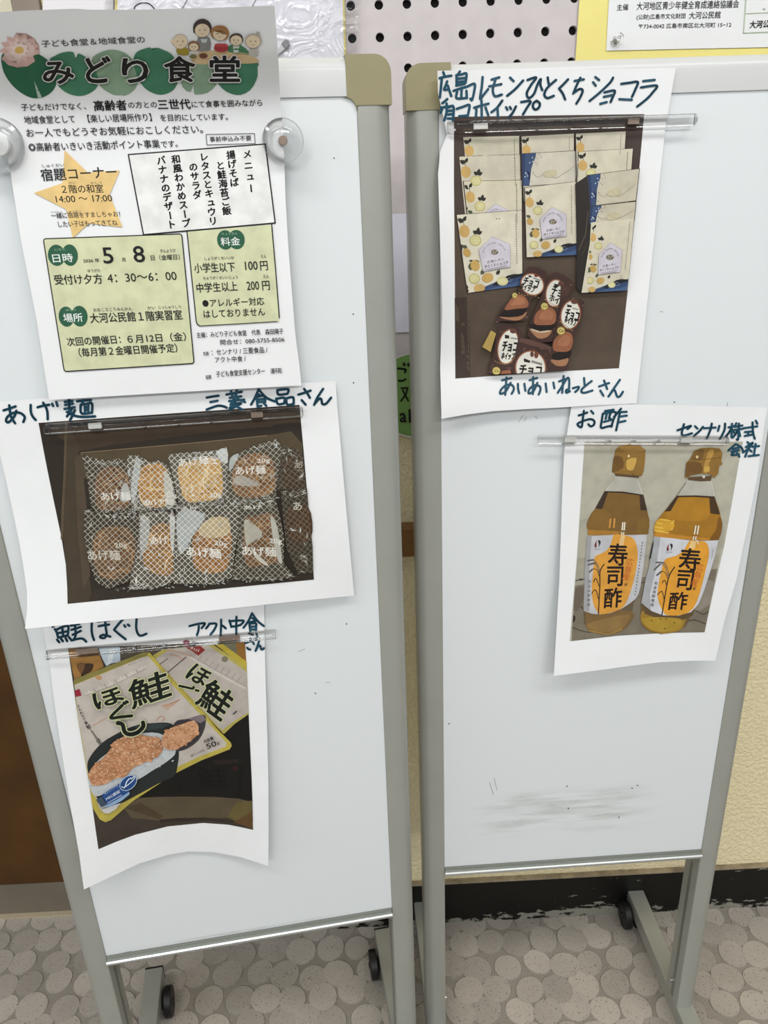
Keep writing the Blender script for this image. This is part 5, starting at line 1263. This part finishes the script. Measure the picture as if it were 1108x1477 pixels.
h.strokes(H3, 3.2, INK, [(80, 102), (155, 84)], [(115, 80), (110, 150), (105, 218)], [(148, 122), (110, 190), (66, 210), (70, 180), (110, 142), (158, 140), (174, 172), (156, 210)], [(206, 130), (208, 170), (216, 206)], [(258, 130), (266, 186)],
    [(300, 102), (360, 84)], [(328, 78), (326, 212)], [(362, 122), (330, 190), (292, 206), (300, 170), (340, 142), (380, 150), (386, 180), (372, 216)], [(428, 128), (436, 196)], [(490, 120), (498, 166)],
    [(572, 68), (566, 130), (560, 202)], [(535, 112), (588, 98), (525, 202)], [(560, 150), (600, 86), (616, 100), (612, 190), (590, 198), (598, 176), (622, 192)], [(645, 166), (692, 154), (686, 176), (664, 196)], [(735, 84), (740, 146)], [(796, 108), (726, 165), (714, 194), (740, 202), (802, 184)],
    [(855, 152), (935, 124)], [(895, 104), (920, 172)], [(865, 184), (890, 226)], [(1022, 98), (975, 165), (930, 232)], [(934, 228), (970, 180), (985, 192), (1000, 232), (1022, 230), (1046, 194)])
h.build('handwriting', lem)
bar_magnet(lem, B1, (645, 183.5), (1004, 172), ((0.135, 0.0125, STEEL), (0.75, 0.0100, BRONZE)), 0.0034, 'clear acrylic bar magnet across the top of the lemon chocolate notice')

# ------------------------------------------------------------------ sheet with the vinegar bottles
va = B1.uz((820, 640)); vb = B1.uz((1095, 640)); v0 = B1.uz((900, 965))[1]
def curl_vin(u, z):
    s_ = (u - va[0]) / (vb[0] - va[0]); t = max(0, min(1.1, (va[1] - z) / (va[1] - v0)))
    return 0.0042 + 0.022*t*t*(1 - 0.45*max(0, min(1, s_))) + 0.004*t*math.sin(math.pi*max(0, min(1, s_)))
SUR_VIN = Surface(B1, curl_vin)
out = [(824, 588), (828, 582), (900, 583), (1000, 585), (1107, 588), (1104, 606), (1099, 640), (1093, 685), (1084, 731), (1073, 785), (1063, 834), (1045, 896), (1032, 953), (1000, 953), (953, 955), (905, 961), (861, 967), (799, 975), (803, 905), (807, 834), (809, 775), (811, 712), (814, 651)]
vin = sheet('photo_notice', SUR_VIN, out, PAPER, 'white paper with a photo of two amber bottles, lower part of the right whiteboard', 'notice', 'photo notices on the whiteboards')
V1, V2, V3, V4, V7 = Z(815, 625, 8.523), Z(815, 770, 8.523), Z(915, 760, 7.914), Z(930, 630, 7.387), Z(770, 560, 3.278)
a = Art(SUR_VIN)
photo = [(843.5, 637), (950, 637), (1072, 637), (1067, 661), (1056, 725), (1044.6, 789), (1030, 850), (1016.5, 912), (960, 913), (892, 917), (822, 925), (827, 865), (832.5, 804), (838, 720)]
a.poly(photo, '#bab5a3')
a.clip = [photo[0], photo[2], photo[7], photo[10], photo[11], photo[13]]
a.poly([(830, 846), (833, 800), (836, 750), (870, 745), (1048, 760), (1040, 825), (880, 840)], '#b2ad9b')
a.poly([(830, 846), (833, 805), (880, 800), (1042, 800), (1036, 825), (880, 840)], '#a8a290')
a.poly([(828, 845), (880, 838), (1038, 820), (1030, 850), (1016.5, 912), (960, 913), (892, 917), (822, 925)], '#837a69')
for st in (((830, 838), (845, 835), (870, 836)), ((826, 905), (850, 912), (890, 908)), ((920, 842), (945, 838), (950, 850)), ((1000, 860), (1020, 866), (1028, 858)), ((1002, 880), (1015, 886), (1022, 882)), ((985, 900), (1000, 894), (1018, 900)), ((826, 880), (835, 872), (842, 880))):
    a.line(smooth(st, 4, closed=False), 1.3, '#4f463b')
a.ell((826, 893), 4, 6, '#3a3028', 20); a.ell((1019, 846), 4.5, 1.6, '#3c342c'); a.ell((838, 836), 3, 1.4, '#4a4238')
a.poly([(1000, 842), (1030, 838), (1024, 872), (998, 880)], '#968e7e', 2); a.poly([(830, 850), (842, 848), (838, 875), (827, 880)], '#74695a', 2)
ph_ = a.build('photo_print', vin)
GOLD, GOLD2, GOLD3 = '#9a7434', '#7c5a2a', '#cfa850'
def bottle1(p):
    p.poly(V2((228, 900), (238, 1110), (330, 1208), (560, 1242), (722, 1184), (815, 1080), (846, 840), (875, 780), (700, 900), (400, 960)), '#6f5f47')
    p.poly(V2((240, 990), (300, 940), (820, 950), (812, 1080), (722, 1180), (562, 1242), (330, 1212), (250, 1122)), '#85693c', 2)
    p.poly(V2((270, 1110), (500, 1040), (790, 990), (770, 1090), (690, 1170), (555, 1215), (340, 1185)), '#957743', 2)
    p.line(smooth(V2((242, 950), (252, 1110)), 2, closed=False), 1.2, '#6b5e48'); p.line(smooth(V2((300, 1190), (450, 1220), (560, 1228), (700, 1170)), 4, closed=False), 1.5, '#b28c3f')
    p.poly(V1((612, 520), (905, 545), (965, 755), (488, 712), (590, 600)), '#bcb8aa')
    p.poly(V1((486, 712), (720, 722), (967, 758), (1005, 920), (1040, 1070), (1035, 1150), (1020, 1240), (900, 1275), (280, 1250), (282, 1160), (286, 1060), (330, 990), (385, 905)), '#86662f')
    p.poly(V1((286, 1060), (370, 930), (470, 930), (560, 1000), (540, 1190), (284, 1190)), '#8f6c2f', 2)
    p.poly(V1((284, 1185), (600, 1200), (690, 1215), (600, 1262), (284, 1250)), '#b3802f')
    p.poly(V1((900, 1050), (1036, 1080), (1028, 1200), (1018, 1238), (890, 1220)), '#8b6b2c', 2)
    p.poly(V1((488, 715), (532, 724), (462, 922), (440, 935), (372, 922)), '#4a392b'); p.poly(V1((915, 748), (966, 760), (1012, 948), (930, 945)), '#4d3b2a')
    p.poly(V1((488, 710), (720, 716), (966, 755), (960, 768), (720, 735), (490, 724)), '#42332a')
    p.line(V1((600, 590), (500, 705)), 1, '#d5d2c8', caps=False); p.line(V1((895, 580), (950, 740)), 1, '#d8d5cc', caps=False)
    p.poly(V1((610, 470), (930, 505), (905, 550), (620, 525)), '#6c5138')
    p.poly(V1((622, 205), (660, 160), (780, 143), (930, 156), (992, 205), (985, 330), (968, 470), (942, 525), (760, 460), (600, 490), (578, 462), (590, 360)), GOLD)
    p.poly(V1((592, 360), (610, 280), (700, 290), (720, 420), (600, 480), (580, 455)), GOLD2, 2); p.poly(V1((660, 170), (780, 150), (925, 165), (985, 205), (880, 235), (760, 225)), '#a9823f', 2)
    p.poly(V1((760, 330), (880, 300), (860, 400), (830, 455), (765, 440)), GOLD3, 2); p.ell(V1((785, 280))[0], 1.5, 2, '#e7d39a')
    for q in ((705, 1090, 725), (730, 1092, 748)): p.line(V1((q[0]+8, 1092), (q[0]-2, 1192)), 2.0, '#e6ddc8', caps=False)
    p.line(V1((700, 1215), (692, 1255)), 2.0, '#dccfae', caps=False); p.line(V1((725, 1215), (716, 1255)), 2.0, '#dccfae', caps=False)
    p.line(V1((562, 1045), (548, 1165)), 2.6, '#d29842', caps=False); p.line(V1((612, 1045), (600, 1165)), 2.6, '#d29842', caps=False)
    lab = V2((276, 30), (420, 20), (600, 12), (820, 14), (1012, 8), (975, 330), (932, 640), (905, 740), (868, 800), (780, 870), (690, 925), (560, 975), (430, 992), (330, 982), (230, 945), (236, 700), (245, 400))
    p.poly(lab, '#c3c3c6'); p.clip = None
    p.poly(V2((276, 30), (330, 26), (300, 500), (300, 960), (228, 940), (236, 700), (245, 400)), '#a5a5a6')
    p.poly(V2((600, 12), (700, 13), (820, 40), (872, 110), (895, 220), (890, 340), (860, 520), (810, 700), (760, 830), (700, 915), (560, 970), (430, 990), (400, 960), (355, 880), (332, 760), (330, 640), (345, 480), (362, 300), (400, 260), (490, 220), (560, 140)), '#e0a03a', 2)
    p.poly(V2((690, 15), (740, 15), (720, 140), (660, 150)), '#e6c385')
    texts(p, V2, 8.523, ((530, 385), (762, 392), (510, 125, 780)), ((510, 640), (705, 640)), ((478, 915), (690, 898)), ((10, -265), (14, -235), (14, -240)))
    rice(p, V2, ((412, 985), (420, 820), (430, 620), (430, 480), (450, 420), (482, 375)), (((428, 470), (405, 390), (350, 320), (282, 330)), ((424, 490), (370, 360), (290, 380)), ((420, 520), (390, 440), (340, 435), (300, 470)), ((418, 640), (390, 560), (370, 555), (355, 590)), ((412, 800), (390, 710), (365, 690), (330, 735))))
    logo(p, V2((402, 125))[0], V2((395, 190))[0])
    p.vtext('完全米酢使用', V2((304, 560))[0], V2((290, 900))[0], 4.3, '#6a665f', bold=.01)
    p.vtext('広島産', V2((812, 300))[0], V2((742, 575))[0], 10, '#d4642c'); p.text('米', V2((722, 650))[0], V2((772, 645))[0], 6, '#4a3a26')
    for k in range(17): p.line(V2((958-5.6*k, 100+40*k), (950-5.6*k, 116+40*k)), 1.4, '#77746f', caps=False, up=False)
    p.up()
def texts(p, zf, sc_, t1, t2, t3, ups):
    for ch, A_, B_, u_ in (('寿', t1[0], t1[1], ups[0]), ('司', t2[0], t2[1], ups[1]), ('酢', t3[0], t3[1], ups[2])):
        p.text(ch, zf(A_)[0], zf(B_)[0], 0, '#2a1a14', bold=.022, up=(u_[0]/sc_, u_[1]/sc_))
def rice(p, zf, stem, arcs):
    p.line(smooth(zf(*stem), 5, closed=False), 1.6, '#453428')
    for k, q in enumerate(arcs):
        p.line(smooth(zf(*q), 5, closed=False), 1.3 if k > 2 else 1.0, '#55463a' if k > 1 else '#6e675f', up=False)
        if k < 3: p.line(smooth(zf(*q[-2:]), 5, closed=False) if len(q) > 2 else zf(*q), 2.4, '#767069', up=False)
    p.up()
def logo(p, c, n_):
    p.poly([(c[0]-1.2, c[1]-5), (c[0]-4.4, c[1]+1), (c[0]-3.6, c[1]+5), (c[0]-1.4, c[1]+4), (c[0]-1.6, c[1]-1)], '#8c3a34', 3)
    p.poly([(c[0]+.6, c[1]-5.4), (c[0]+3.8, c[1]-4.6), (c[0]+4.2, c[1]-1), (c[0]+1.4, c[1]+4.6), (c[0]+2.0, c[1]+0)], '#2a2a2b', 3)
    p.text('センナリ', (n_[0]-4, n_[1]+1), (n_[0]+4.6, n_[1]+1), 2.4, '#5a5652', res=1)
def bottle2(p):
    p.poly(V3((80, 850), (72, 1020), (96, 1108), (185, 1190), (310, 1224), (505, 1194), (600, 1120), (640, 1020), (700, 920), (400, 960)), '#75603a')
    p.poly(V3((70, 1020), (150, 940), (560, 1000), (566, 1120), (505, 1190), (310, 1222), (175, 1182), (92, 1108)), '#a5822f', 2)
    p.poly(V3((80, 870), (200, 962), (330, 1012), (520, 1012), (660, 965), (690, 930), (670, 1010), (560, 1060), (300, 1060), (120, 990)), '#6a5636')
    p.poly(V3((95, 1040), (280, 1030), (530, 1050), (540, 1120), (480, 1175), (310, 1200), (180, 1160), (110, 1095)), '#b5922f', 2)
    for q in ((200, 1070), (300, 1050), (365, 1050), (460, 1095), (350, 1160)): p.ell(V3(q)[0], 1.6, .9, '#6d571f', 20, n=8)
    p.line(smooth(V3((90, 1115), (180, 1185), (310, 1214)), 4, closed=False), 1.6, '#8a6a26')
    p.poly(V4((455, 460), (712, 465), (748, 636), (338, 634), (410, 540)), '#bdb9ab')
    p.poly(V4((336, 636), (540, 630), (746, 640), (790, 760), (822, 890), (826, 970), (800, 1040), (780, 1108), (100, 1078), (98, 1000), (110, 930), (150, 868), (212, 792)), '#ae7a20')
    p.poly(V4((345, 660), (640, 655), (690, 700), (700, 820), (600, 900), (300, 880), (230, 830)), '#b98423', 2)
    p.poly(V4((105, 1040), (130, 1010), (460, 1060), (780, 1090), (780, 1108), (100, 1080)), '#c98c28')
    p.poly(V4((110, 930), (160, 870), (310, 900), (300, 990), (220, 1010), (104, 1000)), '#d9a52c', 2)
    for q in (((170, 880), (270, 895)), ((130, 920), (190, 925)), ((110, 960), (200, 975)), ((105, 1000), (260, 1025)), ((285, 930), (315, 890)), ((280, 985), (298, 975))): p.line(V4(*q), 1.6, '#e8c355', caps=False)
    p.poly(V4((336, 636), (362, 640), (278, 792), (214, 796)), '#4a3926'); p.poly(V4((690, 645), (746, 640), (806, 830), (700, 815)), '#553f22'); p.poly(V4((336, 628), (540, 624), (746, 636), (744, 652), (540, 640), (340, 642)), '#42332a')
    p.poly(V4((790, 850), (824, 900), (826, 970), (785, 1105), (690, 1095), (760, 1000)), '#8a5f1f', 2)
    p.line(V4((440, 490), (350, 625)), 1, '#8f8a7c', caps=False); p.line(V4((712, 480), (745, 630)), 1, '#d8d5cc', caps=False)
    p.poly(V4((462, 430), (720, 415), (705, 470), (600, 475), (470, 462)), '#6c5138'); p.ell(V4((630, 428))[0], 2, 1.8, '#d8d2c4')
    p.poly(V4((490, 225), (530, 150), (600, 120), (700, 114), (800, 125), (830, 172), (816, 262), (832, 285), (822, 300), (796, 305), (785, 390), (745, 440), (700, 400), (600, 392), (500, 410), (436, 442), (430, 420), (442, 330), (445, 275), (470, 258)), GOLD)
    p.poly(V4((436, 430), (444, 310), (470, 262), (600, 280), (610, 380), (500, 408)), GOLD2, 2); p.poly(V4((500, 220), (540, 155), (610, 130), (640, 160), (600, 250), (500, 250)), '#84612e', 2)
    p.poly(V4((680, 150), (740, 140), (720, 220), (680, 290), (700, 350), (640, 385), (630, 320)), '#bd9446', 2); p.poly(V4((635, 320), (695, 318), (690, 372), (640, 378)), GOLD3); p.ell(V4((560, 215))[0], 1.8, 2.2, '#e0c98c'); p.line(V4((500, 232), (650, 240), (815, 222)), .7, '#6b4d22', caps=False)
    lab = V3((226, 110), (420, 128), (600, 150), (800, 160), (962, 152), (920, 330), (868, 510), (800, 720), (735, 880), (650, 972), (510, 1012), (330, 1010), (200, 962), (80, 868), (105, 740), (130, 600), (165, 480))
    p.poly(lab, '#cfd0d4'); p.poly(V3((226, 110), (300, 118), (250, 480), (180, 760), (190, 950), (80, 868), (105, 740), (130, 600), (165, 480)), '#adaeb0')
    p.poly(V3((228, 150), (212, 250), (190, 360), (172, 370), (205, 200)), '#2c2a2a')
    p.poly(V3((632, 155), (720, 160), (800, 165), (842, 210), (856, 290), (845, 370), (815, 500), (770, 680), (720, 840), (672, 930), (600, 985), (500, 1010), (400, 1010), (345, 990), (300, 910), (272, 830), (265, 760), (280, 640), (300, 540), (345, 380), (400, 350), (490, 325), (570, 260)), '#e6a22f', 2)
    p.poly(V3((650, 158), (715, 160), (690, 250), (620, 250)), '#eac684')
    texts(p, V3, 7.914, ((505, 490), (745, 505)), ((468, 712), (650, 722)), ((385, 948), (590, 942)), ((20, -250), (38, -218), (30, -200)))
    rice(p, V3, ((316, 1005), (350, 800), (378, 640), (400, 560), (425, 510), (460, 460)), (((395, 570), (385, 490), (340, 410), (250, 405)), ((385, 560), (350, 450), (290, 430), (230, 490)), ((385, 590), (350, 520), (310, 510), (260, 550)), ((372, 680), (355, 620), (335, 615), (320, 640)), ((345, 850), (330, 770), (310, 735), (265, 775))))
    logo(p, V3((405, 235))[0], V3((395, 292))[0])
    p.vtext('完全米酢使用', V3((252, 620))[0], V3((200, 915))[0], 4.6, '#6a665f', bold=.01)
    p.vtext('広島産', V3((770, 420))[0], V3((680, 675))[0], 10, '#d4642c'); p.text('米', V3((662, 730))[0], V3((704, 722))[0], 6, '#4a3a26')
    for k in range(5): p.line(V3((905-4*k, 250+26*k), (898-4*k, 262+26*k)), 1.0, '#9a9894', caps=False, up=False)
    p.line(V3((735, 200), (715, 150)), 1.5, '#f0e4c8', caps=False)
    for q in (535, 565): p.line(V4((q+12, 945), (q-5, 1040)), 2.0, '#ece4d0', caps=False)
    for q in (520, 545): p.line(V4((q+4, 1060), (q-4, 1100)), 2.0, '#e8dcbe', caps=False)
p1_ = Art(SUR_VIN, a.lift); bottle1(p1_); p1_.build('printed_bottle', ph_)
p2_ = Art(SUR_VIN, p1_.lift - STEP*20); bottle2(p2_); p2_.build('printed_bottle', ph_)
h = Art(SUR_VIN, 0.00025 + STEP*24)
h.strokes(Z(820, 580, 7.914), 3.2, INK, [(118, 152), (165, 138), (216, 118)], [(178, 98), (165, 190), (150, 286), (104, 250), (178, 212), (255, 194), (297, 218), (290, 260), (255, 276), (228, 252)], [(260, 100), (286, 130)],
    [(418, 102), (518, 86)], [(394, 132), (382, 210), (374, 292), (440, 280), (500, 268)], [(394, 132), (540, 114), (515, 200), (490, 282)], [(450, 98), (425, 192)], [(492, 94), (466, 180), (484, 190)], [(406, 226), (498, 200)], [(602, 74), (560, 125), (520, 172)], [(582, 114), (666, 110)], [(590, 108), (568, 220), (546, 322)], [(575, 166), (668, 154)], [(570, 232), (652, 214)])
h.strokes(Z(970, 595, 8.03), 3.2, INK, [(60, 206), (135, 180), (216, 154), (176, 192)], [(136, 134), (110, 235), (132, 266), (228, 240)], [(264, 158), (292, 186)], [(248, 272), (310, 220), (356, 165)], [(368, 182), (502, 174)], [(458, 128), (442, 200), (400, 300)], [(546, 154), (530, 212)], [(612, 128), (604, 205), (552, 306)],
    [(652, 172), (712, 158)], [(692, 130), (686, 285)], [(686, 178), (655, 235), (618, 278)], [(690, 200), (716, 232)], [(742, 124), (722, 162)], [(722, 166), (812, 150)], [(712, 204), (816, 188)], [(772, 128), (764, 300), (748, 312)], [(762, 200), (732, 250), (700, 292)], [(770, 200), (786, 272)],
    [(825, 182), (985, 160)], [(930, 114), (936, 230), (956, 304)], [(968, 94), (986, 130)], [(842, 226), (916, 220)], [(880, 222), (878, 268)], [(840, 272), (922, 256)],
    [(736, 366), (692, 402), (648, 442)], [(742, 368), (800, 404), (822, 452)], [(700, 422), (772, 406)], [(684, 452), (772, 436)], [(730, 446), (688, 492), (772, 486)], [(750, 466), (778, 512)], [(872, 342), (900, 372)], [(852, 402), (932, 350), (880, 420), (818, 462)], [(882, 412), (845, 512)], [(894, 430), (918, 452)], [(928, 396), (1006, 388)], [(966, 364), (945, 492)], [(884, 506), (1002, 492)])
h.build('handwriting', vin)
bar_magnet(vin, B1, (777, 635), (1050, 636), ((0.17, 0.0125, STEEL), (0.785, 0.0125, STEEL)), 0.0056, 'clear acrylic bar magnet across the top of the amber bottle notice')

# ================================================================== PAPERS ON THE WALL
def wall_sheet(name, outline, m, label, cat, d, parent=None):
    return sheet(name, Surface(WALL, (lambda u, z: d)), outline, m, label, cat, parent=parent)
YEL = mat('yellow_board', '#ecdf86', 0.6, var=0.05, vscale=12)
def up_to(p, q, k):                       # carry the edge p-q on upwards beyond the frame
    return (q[0] + (q[0]-p[0])*k, q[1] + (q[1]-p[1])*k)
PR = Z(820, 0, 3.847)
SURP = Surface(WALL, lambda u, z: 0.0150)
pb = sheet('poster', SURP, [(828.5, 110), (836, 0), (846, -150), (1290, -175), (1290, 92)], YEL, 'white printed poster on a yellow backing board above the right whiteboard', 'poster')
SURP2 = Surface(WALL, lambda u, z: 0.0162, anchor=SURP.a)
a = Art(SURP2, 0.0); a.poly([(874.6, 73), (878.5, 0), (884, -110), (1260, -130), (1260, 62), (1108, 68), (985, 70.5)], PAPER); a.build('print_sheet', pb)
a = Art(SURP2, 0.0003); T = lambda *q, **k: a.text(*q, **dict({'bold': 0.012}, **k))
DG = '#2e2d2c'
T('主催', PR((268, 59))[0], PR((332, 56))[0], 9.2, DG); T('大河地区青少年健全育成連絡協議会', PR((378, 56))[0], PR((945, 43))[0], 11.5, DG)
T('(公財)広島市文化財団', PR((378, 113))[0], PR((648, 106))[0], 8.6, DG); T('大河公民館', PR((668, 106))[0], PR((843, 101))[0], 10.4, DG)
T('〒734-0042 広島市南区北大河町 15−12', PR((390, 160))[0], PR((903, 150))[0], 7.2, DG)
bx = [PR((985, 0))[0], (1078, -40), (1250, -55), (1250, 42), PR((1108, 178))[0], PR((972, 184))[0]]
a.ring(bx, 1.6, '#b7c4a8'); a.line([PR((978, 76))[0], PR((1108, 70))[0], (1250, 12)], 1.2, '#b7c4a8')
T('大河公', PR((1005, 157))[0], PR((1112, 152))[0], 10.8, DG, bold=.035)
a.line(PR((1081, 46), (1087, 56), (1093, 46)), .8, '#8e8e8a')
a.build('printed_text', pb)
# clear push pin
u, z = WALL.uz((887, 61), 0.0165)
pin = empty('push_pin', WALL.world(u, 0.0165, z), WALL.yaw); pin.rotation_euler = (math.radians(-14), 0, WALL.yaw + math.radians(10)); tag(pin, 'clear plastic push pin in the lower left corner of the yellow backed poster', 'push pin')
bm = bmesh.new(); cyl(bm, (0, 0), 0.0050, 'y', -0.0022, 0.0, 20); bm_obj('collar', bm, clear_mat('clear_pin', (0.95, 0.95, 0.945, 1), 1.33, 0.12), pin)
bm = bmesh.new(); cyl(bm, (0, 0), 0.0030, 'y', -0.0105, -0.0022, 20, r2=0.0038); bm_obj('grip', bm, MATS['clear_pin'], pin)
bm = bmesh.new(); cyl(bm, (0, 0), 0.0042, 'y', -0.0125, -0.0105, 20); bm_obj('head', bm, MATS['clear_pin'], pin)
bm = bmesh.new(); cyl(bm, (0, 0), 0.0006, 'y', -0.006, 0.0015, 8); bm_obj('needle', bm, BOLT, pin)

# poster behind the left whiteboard: white print on yellow board inside a clear sleeve
SURQ = Surface(WALL, lambda u, z: 0.0145)
pq = sheet('poster', SURQ, [(164, 110), (166, 0), (164, -180), (498, -190), (497, 0), (500, 110)], YEL, 'white poster with a thin yellow edge above the left whiteboard', 'poster')
SURQ2 = Surface(WALL, lambda u, z: 0.0152, anchor=SURQ.a)
WPR = mat('white_print', '#f1f0f6', 0.5, var=0.03, vscale=14)
a = Art(SURQ2, 0.0); a.poly([(168, 110), (169.5, 0), (168, -176), (495, -186), (494.4, 0), (497.2, 110)], WPR); a.build('print_sheet', pq)
a = Art(SURQ2, 0.0003)
a.line(smooth([(193, 18), (195, 9), (204, 4.5), (214, 5), (222, 12), (225, 20)], 5, closed=False), 1.6, '#26262a'); a.build('printed_drawing', pq)
for q in ([(262, 14), (270, 0)], [(364, 9), (369, 0)]):
    a = Art(SURQ2, 0.0003); a.line(q, 1.8, '#a6a4a8'); a.build('printed_line', pq)
SURF = Surface(WALL, lambda u, z: 0.0172, anchor=None)
fl = sheet('clear_sleeve', SURF, [(150, 110), (152, -184), (515, -190), (516.5, 0), (515, 110)], FILM, 'crinkled clear plastic sleeve over the poster, edge crossing the pegboard holes', 'sleeve')
# loose grey clip hanging on it
u, z = WALL.uz((409, 67), 0.02)
cl = empty('clip', WALL.world(u, 0.0185, z), WALL.yaw); cl.rotation_euler = (0, math.radians(-38), WALL.yaw); tag(cl, 'small grey plastic clip on the clear sleeve just above the left whiteboard', 'clip')
bm = bmesh.new(); prism(bm, [(0.0, -0.0035), (0.006, -0.0035), (0.008, 0.0), (0.006, 0.0035), (0.0, 0.0035)], 'y', -0.003, 0.0); bm_obj('jaw', bm, mat('clip_grey', '#77777a', 0.3), cl, bevel=0.0006)
bm = bmesh.new(); prism(bm, [(-0.016, -0.0012), (0.0, -0.003), (0.0, 0.003), (-0.016, 0.0012)], 'y', -0.0022, 0.0); bm_obj('lever', bm, mat('clip_pale', '#b4b4b6', 0.3), cl, bevel=0.0005)
wall_sheet('paper', [(57, 110), (62, 0), (68, -160), (160, -165), (163.5, 0), (160, 110)], mat('pale_paper', '#e3dfe2', 0.6), 'plain pale paper at the far left of the pegboard, above the flyer', 'paper', 0.0145)

# notices seen in the gap between the boards
wall_sheet('paper', [(470, 309), (568, 308.5), (690, 304), (694, 476), (572, 479.5), (480, 482)], mat('lavender_paper', '#dcdbe8', 0.6), 'plain lavender white paper seen in the gap between the two whiteboards', 'paper', 0.0145)
SURS = Surface(WALL, lambda u, z: 0.0150)
SGW = mat('sign_white', '#d9d9d4', 0.5)
cs = (600, 570)
sg = sheet('sign', SURS, [(cs[0]+62*math.cos(t), cs[1]+61.5*math.sin(t)) for t in (2*math.pi*i/48 for i in range(48))], SGW, 'round green sign with dark lettering, seen in the gap between the whiteboards', 'sign')
a = Art(SURS, 0.0004); a.ell(cs, 60.5, 59.5, mat('sign_green', '#769f54', 0.5, var=0.06), 0, 48); a.build('green_disc', sg)
a = Art(SURS, 0.0009); DKG = '#232a12'
a.line(smooth([(574, 531.5), (581, 532), (585.5, 533.5), (584, 537)], 4, closed=False), 3.0, DKG); a.line(smooth([(575.5, 549), (581, 549.3), (585, 547)], 4, closed=False), 3.0, DKG)
a.ell((583, 525.6), 2.3, 2.9, DKG); a.ell((589.5, 526.2), 2.3, 2.9, DKG); a.line([(596.5, 533), (597, 548)], 3.0, DKG)
a.line([(579, 560), (588, 559.5), (586, 568), (578.5, 578.5)], 2.6, DKG); a.line([(581, 563), (585, 571), (589, 578)], 2.6, DKG); a.line([(595.5, 562), (595, 571)], 3.0, DKG)
a.text('a', (577.5, 609), (586.3, 609), 13, DKG, bold=.05); a.text('k', (590.5, 609), (600, 609), 18, DKG, bold=.05)
a.build('lettering', sg)
